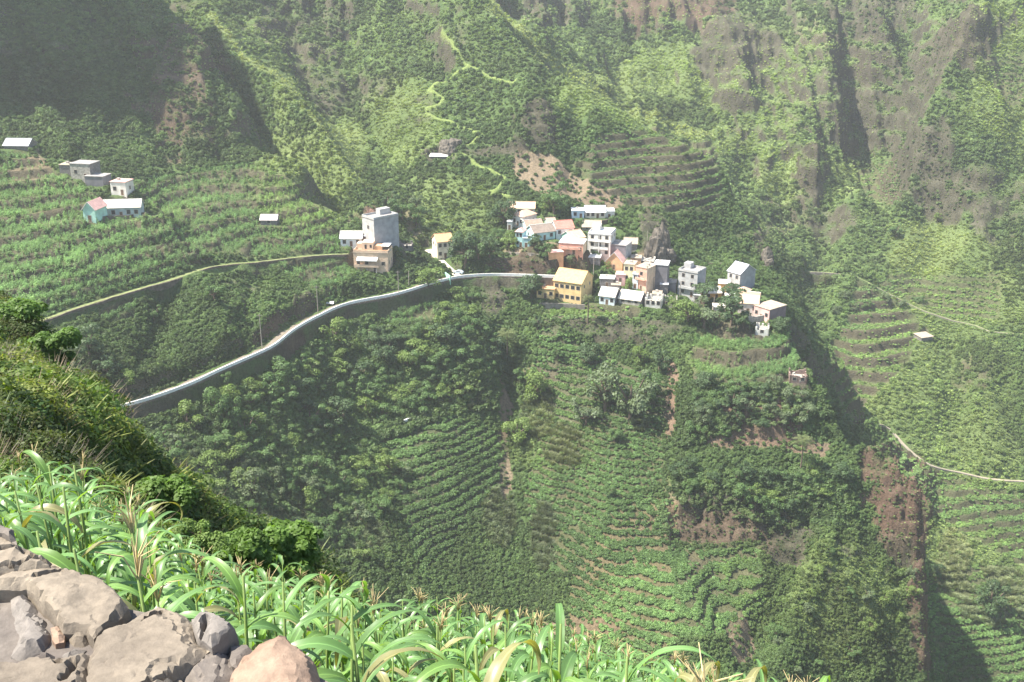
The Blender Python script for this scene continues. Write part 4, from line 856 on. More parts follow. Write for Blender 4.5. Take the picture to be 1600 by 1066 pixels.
def house(spec, hp, idx):
    name, u, v, wpx, hpx, dep, yaw, roof, wc, rc, rows, ncol, ex, label = spec
    cx, cy, z, wm, hm, dp, psi = hp; rr = random.Random(idx)
    root = obj(name, None, None, (cx, cy, z), (0, 0, -psi)); root.empty_display_size = 1
    tag(root, label, {'school': 'school', 'school_annex': 'building'}.get(name, name.replace('_', ' ').replace('ruined house', 'ruin')), 'buildings of the mountain village' if u > 500 else 'buildings on the left hill')
    w2, d2 = wm/2, dep/2; base = -4.5; wall = wall_mat(wc); side = wall_mat(ex['side']) if 'side' in ex else None
    rmat = roof_mat(rc); mats = [wall]+([side] if side else [])
    body = boxf(-w2, w2, -d2, d2, base, hm)
    fm = None
    if side: fm = [0, 0, 0, 1, 1, 0]  # own side colour; darker greys stand for the shaded right side
    rise = {'gable': .30*dep, 'gablef': .55*wm, 'hip': .30*min(wm, dep), 'flat': 0, 'shed': .3, 'ruin': 0}[roof]
    parts = [body]
    if roof == 'gable':
        parts.append(prism([(-d2, hm), (d2, hm), (0, hm+rise)], -w2, w2)); fm = (fm or [0]*6)+[0, 1 if side else 0, 0, 0, 0]
    if roof == 'gablef':
        parts.append(prism([(-w2, hm), (w2, hm), (0, hm+rise)], -d2, d2, 'y')); fm = (fm or [0]*6)+[0]*5
    if roof == 'ruin':     # four broken walls without a roof
        parts = []; t = .45; k = 7
        for (x0, y0, x1, y1) in ((-w2, -d2, w2, -d2), (w2, -d2, w2, d2), (w2, d2, -w2, d2), (-w2, d2, -w2, -d2)):
            for i in range(k):
                a, b = i/k, (i+1)/k; hh = hm*rr.uniform(.62, 1.06) if i not in (0,) else hm*1.08
                xa, ya, xb, yb = x0+(x1-x0)*a, y0+(y1-y0)*a, x0+(x1-x0)*b, y0+(y1-y0)*b
                nx, ny = -(y1-y0), (x1-x0); l = math.hypot(nx, ny); nx, ny = nx/l*t, ny/l*t
                h2 = hh*rr.uniform(.88, 1.05)
                parts.append(([(xa,ya,base),(xb,yb,base),(xb+nx,yb+ny,base),(xa+nx,ya+ny,base),(xa,ya,hh),(xb,yb,h2),(xb+nx,yb+ny,h2),(xa+nx,ya+ny,hh)], [(0,3,2,1),(4,5,6,7),(0,1,5,4),(1,2,6,5),(2,3,7,6),(3,0,4,7)]))
        fm = None
    M('wall', parts, mats, root, fm=fm)
    if roof == 'ruin':
        rb = []
        for i in range(26):
            x, y = rr.uniform(-w2+.6, w2-.6), rr.uniform(-d2+.6, d2-.6); s_ = rr.uniform(.2, .7); zz = rr.uniform(.2, hm*.6)
            v_, f_ = boxf(-s_, s_, -s_*.7, s_*.7, -.3, s_*.6); a = rr.uniform(0, 3); v_ = [(x+p*math.cos(a)-q*math.sin(a), y+p*math.sin(a)+q*math.cos(a), zz+r_+p*.3) for p, q, r_ in v_]; rb.append((v_, f_))
        M('rubble', [boxf(-w2+.5, w2-.5, -d2+.5, d2-.5, base, hm*.35)]+rb, [wall_mat('stonelight')], root)
    ov = .35; th = .16
    if roof == 'gable':
        sl_ = rise/d2
        def slope_(sg): return prism([(sg*(d2+ov), hm-sl_*ov), (0, hm+rise), (0, hm+rise+th), (sg*(d2+ov), hm-sl_*ov+th)], -w2-ov, w2+ov)
        rf = M('roof', [slope_(-1), slope_(1)], [rmat], root)
        M('ridge', [boxf(-w2-ov, w2+ov, -.14, .14, hm+rise+th-.03, hm+rise+th+.09)], [M_trim if rc in ('rf_dark', 'rf_brown', 'rf_cream', 'rf_white') else rmat], rf)
        if wc in ('aqua', 'mint', 'paleblue') : M('gable_trim', [prism([(sg*(d2+ov), hm-sl_*ov-.02), (0, hm+rise-.02), (0, hm+rise+th+.05), (sg*(d2+ov), hm-sl_*ov+th+.05)], -w2-ov-.1, -w2-ov-.004) for sg in (-1, 1)], [M_trim], rf)
    elif roof == 'gablef':
        sl_ = rise/w2
        rf = M('roof', [prism([(sg*(w2+ov), hm-sl_*ov), (0, hm+rise), (0, hm+rise+th), (sg*(w2+ov), hm-sl_*ov+th)], -d2-ov, d2+ov, 'y') for sg in (-1, 1)], [rmat], root)
        M('gable_trim', [prism([(sg*(w2+ov+.02), hm-sl_*ov-.03), (0, hm+rise-.03), (0, hm+rise+th+.05), (sg*(w2+ov+.02), hm-sl_*ov+th+.05)], -d2-ov-.1, -d2-ov-.004, 'y') for sg in (-1, 1)], [M_trim], rf)
    elif roof == 'hip':
        a, b = w2+ov, d2+ov; k = max(0, a-b)*.9 if a > b else 0; k2 = max(0, b-a)*.9 if b > a else 0
        v_ = [(-a,-b,hm),(a,-b,hm),(a,b,hm),(-a,b,hm),(-k,-k2,hm+rise+.2),(k+.02,k2+.02,hm+rise+.2)]
        if a >= b: f_ = [(0,1,5,4),(1,2,5),(2,3,4,5),(3,0,4),(3,2,1,0)]
        else: f_ = [(0,1,4),(1,2,5,4),(2,3,5),(3,0,4,5),(3,2,1,0)]
        M('roof', [(v_, f_), boxf(-a+.02, a-.02, -b+.02, b-.02, hm-.14, hm-.004)], [rmat], root)
    elif roof == 'flat':
        M('roof', [boxf(-w2-.2, w2+.2, -d2-.2, d2+.2, hm+.003, hm+.22)], [rmat], root)
        if ex.get('parapet'):
            t = .2; hh = .95
            M('parapet', [boxf(-w2, w2, -d2, -d2+t, hm+.223, hm+hh), boxf(-w2, w2, d2-t, d2, hm+.223, hm+hh), boxf(-w2, -w2+t, -d2+t+.002, d2-t-.002, hm+.223, hm+hh), boxf(w2-t, w2, -d2+t+.002, d2-t-.002, hm+.223, hm+hh)], [wall], root)
            M('roof_room', [boxf(-w2+.25, -w2*.25, d2*.1, d2-.25, hm+.223, hm+2.4)], [wall], root)
        elif idx % 2:
            tk = rr.uniform(-w2*.5, w2*.5); M('roof_tank', [boxf(tk-.5, tk+.5, -.2, .7, hm+.223, hm+1.0)], [M_conc], root)
    elif roof == 'shed':
        M('roof', [prism([(-d2-.6, hm+.05), (d2+.3, hm+.5), (d2+.3, hm+.68), (-d2-.6, hm+.23)], -w2-.4, w2+.4)], [rmat], root)
    # openings on the front
    if rows and ncol:
        sh = hm/rows
        for r_ in range(rows):
            for c_ in range(ncol):
                x = (c_-(ncol-1)/2)*wm/(ncol+.15); ww = min(1.25, wm/ncol*.6)*ex.get('wh', 1)**.5; hh = min(1.5, sh*.52) if roof != 'ruin' else sh*.42
                if r_ == 0 and c_ == ncol//2 and name not in ('school', 'ruined_house') and hm > 2.2:
                    window(root, x, -d2, .02, min(1.0, ww*1.05), min(2.05, sh*.72), name='door')
                else: window(root, x, -d2, r_*sh+sh*.34, ww, hh)
        if dep > 5.5 and roof != 'ruin' and 'side' not in ex and hm > 2.4:
            for y in ((-.22, .25) if dep > 7.5 else (0,)):
                window(root, y*dep, -w2, (rows-1)*sh+sh*.36, .9, min(1.2, sh*.45), 'r' if yaw >= 0 else 'l')
    if ex.get('door'): window(root, 0, -d2, .05, 1.2, 2.3, name='door')
    if ex.get('balcony'):
        zb = hm*(.5 if rows != 3 else .34)
        bl = M('balcony', [boxf(-w2*.8, w2*.8, -d2-1.1, -d2-.003, zb-.15, zb), boxf(-w2*.8, w2*.8, -d2-1.1, -d2-1.0, zb+.002, zb+.8)], [wall if wc != 'white' else M_trim], root)
        M('railing', [boxf(-w2*.8+.1, w2*.8-.1, -d2-1.08, -d2-1.02, zb+.82, zb+.9)], [M_trim], bl)
    if ex.get('pillars'):
        for x in (-w2+.15, 0, w2-.15): M('pillar', [boxf(x-.15, x+.15, -d2-1.15, -d2-.85, base, hm*.98)], [M_trim], root)
        M('upper_slab', [boxf(-w2, w2, -d2-1.2, -d2-.003, hm*.68, hm*.68+.18)], [M_trim], root)
    if ex.get('upper'):
        ub = M('upper_storey', [boxf(-w2*.62, w2*.05, -d2*.2, d2-.3, hm+.26, hm+3.2)], [wall_mat('peach')], root)
        M('window', [boxf(-w2*.45, -w2*.33, -d2*.2-.04, -d2*.2-.003, hm+.6, hm+2.3)], [M_pane], ub); M('window', [boxf(-w2*.15, -w2*.03, -d2*.2-.04, -d2*.2-.003, hm+1.1, hm+2.3)], [M_pane], ub)
        M('terrace_wall', [boxf(-w2, w2, -d2+.22, -d2+.36, hm+.24, hm+1.25), boxf(w2*.1, w2*.55, -d2*.1, d2-.4, hm+.24, hm+1.8)], [wall_mat('orange')], root)
        M('white_canopy', [boxf(w2*.52, w2-.15, -d2*.3, d2-.3, hm+1.9, hm+2.05)], [M_trim], root)
    if ex.get('awning'):
        M('awning', [prism([(-d2-1.7, hm*.60), (-d2-.003, hm*.74), (-d2-.003, hm*.78), (-d2-1.7, hm*.64)], -w2*.78, w2*.42)], [M_trim], root)
        M('balcony', [boxf(-w2*.9, w2*.5, -d2-1.5, -d2-.003, hm*.26, hm*.30), boxf(-w2*.9, w2*.5, -d2-1.5, -d2-1.4, hm*.30+.002, hm*.42)], [wall], root)
    if ex.get('stilts'):
        for x in (-.7, -.2, .35): M('pillar', [boxf(w2*x-.16, w2*x+.16, -d2-1.4, -d2-1.1, base, hm*.255)], [M_conc], root)
    return root
for i, (hs, hp) in enumerate(zip(HOUSES, HP)): house(hs, hp, i)

# ------------------------------------------------------------------ roads, footpaths and their walls
def ribbon(name, line, wl, wr, mat, dz=.02, kind='structure'):
    rj = random.Random(len(line)); v = []; f = []; jl = [wl*rj.uniform(.7, 1.15) for _ in line]; L_ = [offset(line, -j_)[i_] for i_, j_ in enumerate(jl)]; R_ = offset(line, wr)
    for a, b in zip(L_, R_): v += [(a[0], a[1], a[2]+dz), (b[0], b[1], b[2]+dz)]
    for i in range(len(line)-1): f.append((2*i, 2*i+1, 2*i+3, 2*i+2))
    me = mesh_from(name, v, f, [mat]); o = obj(name, fix(me)); o['kind'] = kind; return o
def wall_line(name, line, off, th, z0, z1, mat, label, cat, jit=0.0, seed=1):
    """upright wall following a line; z0..z1 relative to it"""
    A_, B_ = offset(line, off), offset(line, off+th); v = []; f = []; r = random.Random(seed)
    for a, b in zip(A_, B_):
        j = r.uniform(-jit, jit); k = r.uniform(-jit, jit)*.5
        v += [(a[0], a[1], a[2]+z0), (b[0], b[1]+k, b[2]+z0), (b[0], b[1]+k, b[2]+z1+j), (a[0], a[1], a[2]+z1+j)]
    n = len(line)
    for i in range(n-1):
        o_ = 4*i
        for k in range(4): f.append((o_+k, o_+(k+1) % 4, o_+4+(k+1) % 4, o_+4+k))
    f += [(0, 1, 2, 3), (4*n-1, 4*n-2, 4*n-3, 4*n-4)]
    o = obj(name, fix(mesh_from(name, v, f, [mat]))); tag(o, label, cat); return o
M_road = plain('road_dirt', (.20,.17,.13), .95, .15, .4, .3); M_pathgrass = plain('path_verge', (.17,.195,.08), .95, .3, .8, .3); M_rock = plain('dark_masonry', (.13,.105,.085), .95, .40, .7, 1.0); M_paththin = plain('path_dust', (.30,.26,.19), .95, .2, .5)
M_masonry = plain('pale_masonry', (.24,.21,.18), .95, .35, .8, 1.0)
ribbon('road', road_line, 3.4, -.36, M_road)
wall_line('road_parapet', road_line, -.35, .36, -.15, .95, M_white, 'white washed parapet along the outer edge of the mountain road', 'parapet')
wall_line('retaining_wall', road_line, .013, .5, -9.0, -.12, M_rock, 'dark stone retaining wall below the white road parapet', 'retaining wall', 0, 3)
ribbon('footpath', path_line, 1.2, .35, M_pathgrass, .03)
wall_line('retaining_wall', path_line, .36, .4, -4.6, .05, M_rock, 'dark stone retaining wall under the long path on the left hill', 'retaining wall', .15, 5)
ribbon('side_road', side_line, 1.9, 1.9, plain('concrete_road', (.52,.46,.38), .9, .1, .4), .06)
ribbon('footpath', trail_line, 1.0, .25, M_rock, .03); ribbon('footpath', trail_line2, 1.0, .25, M_pathgrass, .03); ribbon('footpath', low_line, 1.0, .3, M_paththin, .03)
wall_line('retaining_wall', trail_line, .26, .4, -2.5, .1, M_rock, 'dark retaining wall of the footpath behind the grey house', 'retaining wall', .15, 6)
wall_line('retaining_wall', trail_line2, .26, .4, -2.6, .1, M_masonry, 'stone retaining wall of the footpath winding across the right slope', 'retaining wall', .15, 7)
wall_line('retaining_wall', low_line, .31, .4, -1.6, .1, M_masonry, 'low stone wall of the pale path deep in the right valley', 'retaining wall', .1, 8)
# the side road's mint wall, the school's plinth wall, other small walls
def land_line(uvs, y0=240): 
    x, y, z = hit([p[0] for p in uvs], [p[1] for p in uvs], y0); return [tuple(map(float, p)) for p in zip(x, y, z)]
M_mint = plain('mint_paint', (.34,.62,.50), .8, .1); 
wall_line('garden_wall', offset(side_line, 2.4)[3:], 0, .3, -2.5, 1.3, M_mint, 'mint green wall along the left side of the concrete side road', 'wall') if False else wall_line('garden_wall', smooth_line([WZ(u, v, ROAD_Z+.6) for u, v in ((703, 435), (694, 428), (687, 420))], 2), 0, .3, -3, 1.0, M_mint, 'mint green wall along the left side of the concrete side road', 'wall')
wall_line('garden_wall', dens(land_line([(843,479),(880,480),(914,482)]), 2), 0, .5, -3, 1.6, M_masonry, 'grey stone plinth wall under the yellow school', 'wall', .05)
wall_line('garden_wall', dens(land_line([(1166,501),(1180,503),(1194,500)]), 2), 0, .5, -3, 2.2, wall_mat('stonelight'), 'pale stone wall below the pink cliff edge house', 'wall', .2)
wall_line('garden_wall', dens(land_line([(1096,503),(1108,504),(1122,503)]), 2), 0, .5, -3, 1.8, M_rock, 'dark stone wall between the two dark village trees', 'wall', .1)
wall_line('garden_wall', dens(land_line([(912,349),(940,350),(965,345)]), 2), 0, .5, -3, 1.6, M_rock, 'dark terrace wall under the cream house with white roof', 'wall', .1)
wall_line('garden_wall', dens(land_line([(160,343),(200,341),(232,336)]), 2), 0, .5, -3, 1.2, M_rock, 'dark stone terrace wall under the long aqua house', 'wall', .2)
wall_line('garden_wall', dens(land_line([(790,396),(830,398),(872,404)]), 2), 0, .4, -2, .7, M_masonry, 'low pale wall on top of the bank below the aqua houses', 'wall', .05)
p_ = land_line([(628,656),(648,655),(641,663),(632,668)])
wall_line('water_basin', dens([(x, y, p_[1][2]+.6) for x, y, z in (p_[0], p_[1], p_[2], p_[3])], 1.5), 0, .5, -2, .8, M_white, 'white angled basin wall in the wooded ravine', 'basin')
t_ = land_line([(511, 475)])[0]
rt = obj('plastic_sheet', None, None, t_); tag(rt, 'crumpled white plastic sheet beside the bend of the road', 'sheet')
vv = [(x*.9-2+random.uniform(-.15, .15), y*.6-1, .25+random.uniform(0, .5)) for y in range(5) for x in range(6)]
o_ = obj('sheet_surface', mesh_from('sheet_surface', vv, [(j*6+i, j*6+i+1, j*6+i+7, j*6+i+6) for j in range(4) for i in range(5)], [M_trim]), rt)
md = o_.modifiers.new('t', 'SOLIDIFY'); md.thickness = .05

# parked car on the side road junction
def car(x, y, z, rz):
    rt = obj('parked_car', None, None, (x, y, z), (0, 0, rz)); tag(rt, 'small pale blue white car parked at the road junction', 'car')
    mb = plain('car_paint', (.62,.70,.76), .35, .03, spec=.5); mk = plain('car_tyre', (.03,.03,.03), .8, .05); mh = plain('headlamp', (.8,.8,.78), .3, .02)
    pr = [(-2.1,.35),(2.1,.35),(2.15,.75),(1.9,.95),(1.0,1.02),(.45,1.48),(-1.3,1.5),(-1.95,1.05),(-2.15,.9)]
    v = [(a, -.82, b) for a, b in pr]+[(a, .82, b) for a, b in pr]; n = len(pr); f = [tuple(range(n)), tuple(range(2*n-1, n-1, -1))]+[(i, i+n, (i+1) % n+n, (i+1) % n) for i in range(n)]
    o = obj('body', fix(mesh_from('body', v, f, [mb])), rt); bv = o.modifiers.new('b', 'BEVEL'); bv.width = .08; bv.segments = 2
    M('side_window', [prism([(-1.35,1.05),(.75,1.05),(.38,1.40),(-1.2,1.42)], -.835, -.822, 'y')], [M_pane], rt); M('side_window', [prism([(-1.35,1.05),(.75,1.05),(.38,1.40),(-1.2,1.42)], .822, .835, 'y')], [M_pane], rt)
    vs_ = [(1.02,-.70,1.06),(1.02,.70,1.06),(.50,.66,1.46),(.50,-.66,1.46)]; M('windscreen', [([(a+.03, b, c) for a, b, c in vs_]+[(a-.02, b, c-.02) for a, b, c in vs_], [(0,1,2,3),(7,6,5,4),(0,4,5,1),(1,5,6,2),(2,6,7,3),(3,7,4,0)])], [M_pane], rt)
    for sx in (-1.3, 1.35):
        for sy in (-.80, .80):
            cyl = [(sx+.33*math.cos(k*math.pi/8), yy, .33+.33*math.sin(k*math.pi/8)) for yy in (sy-.1, sy+.1) for k in range(16)]
            wh = obj('wheel', fix(mesh_from('wheel', cyl, [tuple(range(16)), tuple(range(31, 15, -1))]+[(k, k+16, (k+1) % 16+16, (k+1) % 16) for k in range(16)], [mk])), rt)
    for sy in (-.6, .6): M('headlight', [boxf(2.1, 2.19, sy-.16, sy+.16, .62, .78)], [mh], rt)
x, y, z = WZ(716, 428, ROAD_Z+.05); car(x, y, z+.02, math.radians(160))

# poles
M_pole = plain('pole_wood', (.33,.29,.25), .85, .1)
def tube(pts, rads, n=8):
    v = []; f = []
    for i, (p, r) in enumerate(zip(pts, rads)):
        p = Vector(p); d = (Vector(pts[min(i+1, len(pts)-1)])-Vector(pts[max(i-1, 0)])).normalized(); a = d.orthogonal().normalized(); b = d.cross(a)
        for k in range(n): v.append(tuple(p+(a*math.cos(2*math.pi*k/n)+b*math.sin(2*math.pi*k/n))*r))
    for i in range(len(pts)-1):
        for k in range(n): f.append((i*n+k, i*n+(k+1) % n, (i+1)*n+(k+1) % n, (i+1)*n+k))
    f += [tuple(range(n))[::-1], tuple(range((len(pts)-1)*n, len(pts)*n))]
    return v, f
def pole(u, v, hpx, label, arm=True, rad=.16):
    x, y, z = land_line([(u, v)])[0]; h = hpx/(F/math.hypot(y, z))/.95
    rt = obj('utility_pole', None, None, (x, y, z)); tag(rt, label, 'utility pole', 'utility poles')
    o = obj('shaft', fix(mesh_from('shaft', *tube([(0,0,-1),(0,0,h*.5),(0,0,h)], [rad, rad*.85, rad*.7]), [M_pole])), rt)
    if arm: M('crossarm', [boxf(-.75, .75, -.06, .06, h-.55, h-.42)], [M_pole], rt)
    return (x, y, z+h)
PT = [pole(410, 549, 58, 'utility pole beside the road at its lower left stretch'), pole(497, 489, 42, 'utility pole beside the road next to the white sheet'), pole(623, 460, 36, 'utility pole beside the road below the peach house'),
 pole(639, 448, 24, 'short pole on the bank right of the peach house', False), pole(1010, 408, 46, 'tall thin mast behind the village roofs', False, .14), pole(1009, 478, 62, 'pole in front of the salmon house', True), pole(927, 436, 34, 'pole beside the school roof', True), 
 pole(1062, 466, 26, 'pole at the left corner of the unfinished grey house', False), pole(1114, 498, 34, 'pole between the dark village trees', False)]

# ------------------------------------------------------------------ trees
M_bark = plain('bark', (.16,.12,.09), .95, .25, 2, .6)
M_leafA = leafmat('tree_leaves', (.100,.172,.055), tint=False, trans=.3, scale=.5); M_leafB = leafmat('tree_leaves_light', (.155,.225,.060), tint=False, scale=.5); M_leafC = leafmat('tree_leaves_grey', (.135,.180,.090), tint=False, scale=.5)
M_leafD = leafmat('tree_leaves_dark', (.062,.105,.040), tint=False, trans=.22, scale=.5); M_palm = leafmat('palm_fronds', (.15,.18,.075), tint=False, scale=.5)
def tree_meshes(seed, R=1.0, H=1.0, mat=None, nl=1100, leaf=.10, kind='round'):
    """trunk and crown for a tree of crown radius R standing H high (unit metres, scaled per copy)"""
    r = random.Random(seed); lob = []; seg = []
    th = H-R*.9 if kind != 'flat' else H-R*.45
    n = 13 if kind != 'flat' else 8
    for i in range(n):
        a = i*2.4+r.uniform(-.6, .6); rad = R*r.uniform(.25, .85) if i else 0
        zz = th+(R*r.uniform(-.45, .75) if kind != 'flat' else R*r.uniform(0, .22)); q_ = (math.cos(a)*rad, math.sin(a)*rad, zz); lob.append((*q_, R*r.uniform(.20, .48)))
        seg.append(tube([(0, 0, th*.55), (q_[0]*.5, q_[1]*.5, (th*.6+zz)*.5), q_], [R*.055, R*.035, R*.015], 5))
    V, Fc = join([tube([(0,0,-.3*R), (R*.03, 0, th*.4), (0, R*.03, th), (0, 0, th+R*.4)], [R*.10, R*.075, R*.055, R*.02], 7)]+seg)
    tm_ = mesh_from('trunk', V, Fc, [M_bark]); cm_ = quads_mesh('crown', crown_quads(lob, nl, leaf*R, seed+50, up=.45, flat=.8 if kind != 'flat' else .5), [mat])
    return tm_, cm_
PROTO = {}
for kd, mt, R, H, kind, nl, lf_ in (('wood', M_leafA, 1, 1.75, 'round', 1900, .085), ('woodlight', M_leafB, 1, 1.7, 'round', 1200, .10), ('grey', M_leafC, 1, 1.8, 'round', 1200, .10), ('dark', M_leafD, 1, 1.9, 'round', 1600, .10), ('flat', M_leafD, 1, 1.5, 'flat', 1200, .09)):
    PROTO[kd] = [tree_meshes(300+i*7+len(kd), R, H, mt, nl, lf_, kind) for i in range(6)]
TN = [0]
def tree(u, v, rpx, kd, label, group, name='leafy_tree', pos=None, cat='tree', hs=1.0):
    x, y, z = pos or land_line([(u, v)])[0]
    if y != y: return
    R = rpx/(F/math.hypot(y, z)) if pos is None else rpx
    TN[0] += 1; tm_, cm_ = PROTO[kd][TN[0] % 6]; rt = obj(name, None, None, (x, y, z-.2*R*0), (0, 0, random.uniform(0, 6.28)), (R, R, R*hs*random.uniform(.9, 1.1))); tag(rt, label, cat, group)
    obj('trunk', tm_, rt); obj('crown', cm_, rt)
# named trees of the village and slopes
VT = [(1046,478,9,'dark','small dark tree in front of the roofless stone ruin'), (930,408,8,'dark','small dark tree under the tall white house'), (1020,440,7,'wood','small tree among the grey roofs below the broken white house top'), (1112,455,10,'dark','dark tree right of the unfinished grey house'), (765,405,17,'dark','dark tree at the left foot of the village bank'), (727,412,27,'dark','large dark round tree beside the cream house with orange roof'), (748,408,18,'wood','dark green tree right of the large dark round tree'), (668,446,24,'woodlight','bright green spreading bush tree left of the mint wall',.6),
 (607,330,16,'dark','dark tree at the foot of the grassy spur'), (628,346,20,'wood','rounded tree behind the grey tower house'), (650,352,16,'wood','small tree on the slope between tower house and stone ruin'), (652,330,14,'grey','tree on the slope above the stone ruin'), 
 (787,352,22,'dark','dark tree left of the tiny white outhouse'), (778,385,14,'wood','leafy tree on the bank left of the narrow aqua house'), (797,392,15,'woodlight','light green tree under the narrow aqua house'), (866,334,24,'wood','broad tree between the topmost house and the white roof'), (858,330,14,'woodlight','light green tree above the brown roofed aqua house'),
 (838,392,15,'dark','dark shrub like tree right of the aqua porch'), (852,404,12,'wood','small tree on the bank beside the orange outbuilding'), (891,418,11,'grey','small tree between orange outbuilding and stone tank'), (876,365,9,'grey','grey brown tree in front of the red roofed house'),
 (829,466,22,'dark','dark tree left of the yellow school annex'), (838,462,15,'wood','small green tree against the school annex'), (968,420,7,'wood','small tree against the orange gabled cottage'), (950,420,7,'woodlight','yellow green shrub beside the orange gabled cottage'), (983,452,9,'woodlight','small green tree in front of the low pink house'),
 (1075,505,22,'woodlight','bright light green tree below the unfinished grey house'), (1100,512,26,'grey','tall olive green tree left of the dark village wall'), (1098,478,24,'flat','dark umbrella shaped tree in front of the long cream roof'), (1142,508,26,'dark','dense dark tree in front of the pale pink house'), (1142,476,22,'flat','dark flat topped tree in front of the small white hipped house'),
 (1056,492,14,'woodlight','pale green bush tree below the stone ruin'), (1161,513,14,'dark','small dark tree at the foot of the pale stone wall'), (1222,520,16,'dark','dark tree behind the white walled ruin on the cliff'), (1205,515,9,'wood','round green tree beside the white walled ruin'),
 (960,352,10,'wood','small tree in front of the terrace wall'), (905,356,9,'wood','small tree left of the stone cottage with tan roof'), (980,420,8,'grey','small tree behind the pale yellow house'),
 (840,515,13,'dark','dark round tree on the slope below the school'), (921,568,20,'dark','dark tree standing alone on the brown slope'), (872,450+110,10,'wood','green bush tree on the brown slope'), (1000,568,16,'woodlight','light green tree at the edge of the brown slope'), (1030,580,17,'dark','dark round tree beside the red soil streak'),
 (945,640,34,'grey','large grey green tree in the middle of the field slope',1.2), (985,655,36,'grey','largest grey green tree on the field slope',1.3), (915,665,24,'grey','grey green tree at the left of the big field trees'), (1010,625,22,'wood','dark green tree right of the big field trees'), (960,690,14,'wood','small tree below the big field trees'),
 (808,690,26,'woodlight','bright green tree at the bottom of the ravine'), (835,625,24,'woodlight','bright green tree on the right bank of the ravine'), (820,600,16,'wood','tree above the bright ravine tree'), (952,775,11,'wood','lone round shrub tree in the bean field'), (700,575,14,'wood','tree at the top edge of the ravine wood'),
 (197,606,20,'woodlight','yellow green round tree in the dark hollow above the road',.8), (1545,960,26,'dark','dark conical tree in the shaded corner at the lower right',1.1), (1462,905,12,'dark','dark shrub tree beside the foot of the red cliff'), (240,500,14,'wood','bushy tree below the long path'), (335,470,18,'wood','bushy tree on the bank under the long path'),
 (140,560,26,'dark','dark bushy tree in the hollow behind the near slope'), (170,590,22,'dark','very dark tree in the hollow left of the yellow green tree'), (355,600,12,'wood','tree on the bank just above the road'),
 (1210,1000,14,'wood','shrub tree on the lower spur beside the bare soil'), (1400,370,12,'wood','tree on the grassy far slope'), (1465,348,8,'woodlight','bright round bush on the far right slope')]
for t_ in VT: tree(t_[0], t_[1], t_[2], t_[3], t_[4], None, hs=t_[5] if len(t_) > 5 else 1.0)
# woods: many trees one can tell apart
def in_poly_py(u, v, poly): return bool(inpoly(np.array([float(u)]), np.array([float(v)]), poly)[0])
def wood_fill(poly, n, rlo, rhi, kinds, labels, group, mind, seed):
    r = random.Random(seed); pts_ = []; us_ = [p[0] for p in poly]; vs_ = [p[1] for p in poly]; tries = 0
    while len(pts_) < n and tries < 20000:
        tries += 1; u, v = r.uniform(min(us_), max(us_)), r.uniform(min(vs_), max(vs_))
        if in_poly_py(u, v, poly) and all(math.hypot(u-a, (v-b)*1.2) > mind for a, b in pts_): pts_.append((u, v))
    xs = land_line(pts_, 150); seen = {}; us_s = sorted(q_[0] for q_ in pts_); vs_s = sorted(q_[1] for q_ in pts_)
    for (u, v), p in zip(pts_, xs):
        if p[1] != p[1] or p[1] < 200: continue
        k = r.choice(kinds); tree(u, v, 0, k, labels[k], group, 'woodland_tree' if True else '', pos=None if False else p) if False else None
        R = r.uniform(rlo, rhi)
        nc = 3 if n < 30 else 7; ci = min(nc-1, int(us_s.index(u)/len(us_s)*nc)); nr__ = 3 if n < 30 else 5; ri = min(nr__-1, int(vs_s.index(v)/len(vs_s)*nr__)); sz = 'small' if R < rlo+(rhi-rlo)/3 else 'large' if R > rhi-(rhi-rlo)/3 else 'middling'
        where = (['leftmost', 'central', 'rightmost'] if nc == 3 else ['far left', 'left', 'left of centre', 'centre', 'right of centre', 'right', 'far right'])[ci]; row = (['top', 'middle', 'bottom'] if n < 30 else ['topmost', 'upper', 'middle', 'lower', 'lowest'])[ri]
        lab = f"{sz} {labels[k][0]}, {row} row, {where}, {labels[k][1]}"
        tm_, cm_ = PROTO[k][r.randrange(6)]; rt = obj('woodland_tree', None, None, (p[0], p[1], p[2]-.3*R), (0, 0, r.uniform(0, 6.28)), (R*r.uniform(.85, 1.3), R*r.uniform(.85, 1.3), R*r.uniform(.7, 1.2))); tag(rt, lab, 'tree', group)
        obj('trunk', tm_, rt); obj('crown', cm_, rt)
wood_fill([(330,640),(450,580),(550,500),(600,520),(700,520),(760,500),(780,560),(780,610),(700,630),(600,660),(520,700),(330,700),(230,700)], 105, 2.2, 5.6, ['wood', 'wood', 'wood', 'woodlight', 'dark'],
  {'wood': ('deep green round tree', 'of the wood below the road'), 'woodlight': ('lighter green round tree', 'of the wood below the road'), 'dark': ('very dark round tree', 'of the wood below the road'), 'grey': ''}, 'trees of the upper wood', 17, 5)
wood_fill([(230,700),(330,690),(520,700),(600,680),(640,760),(600,800),(560,880),(460,860),(330,800)], 70, 1.8, 4.4, ['wood', 'wood', 'woodlight', 'grey'],
  {'wood': ('deep green tree', 'of the low ravine wood'), 'woodlight': ('light green tree', 'of the low ravine wood'), 'grey': ('grey green tree', 'of the low ravine wood'), 'dark': ''}, 'trees of the lower ravine wood', 18, 6)
wood_fill([(700,455),(745,470),(735,510),(690,500)], 7, 2.6, 3.6, ['woodlight', 'wood'], {'wood': ('green tree', 'by the small maize plot'), 'woodlight': ('light tree', 'by the small maize plot')}, 'trees beside the small maize plot', 18, 7)
wood_fill([(1080,600),(1270,610),(1275,650),(1090,690),(1075,690)], 20, 2.6, 4.0, ['wood', 'dark', 'grey'], {'wood': ('green tree', 'of the belt under the spur terraces'), 'dark': ('dark tree', 'of the belt under the spur terraces'), 'grey': ('grey green tree', 'of the belt under the spur terraces')}, 'trees of the belt below the terraced maize', 20, 8)
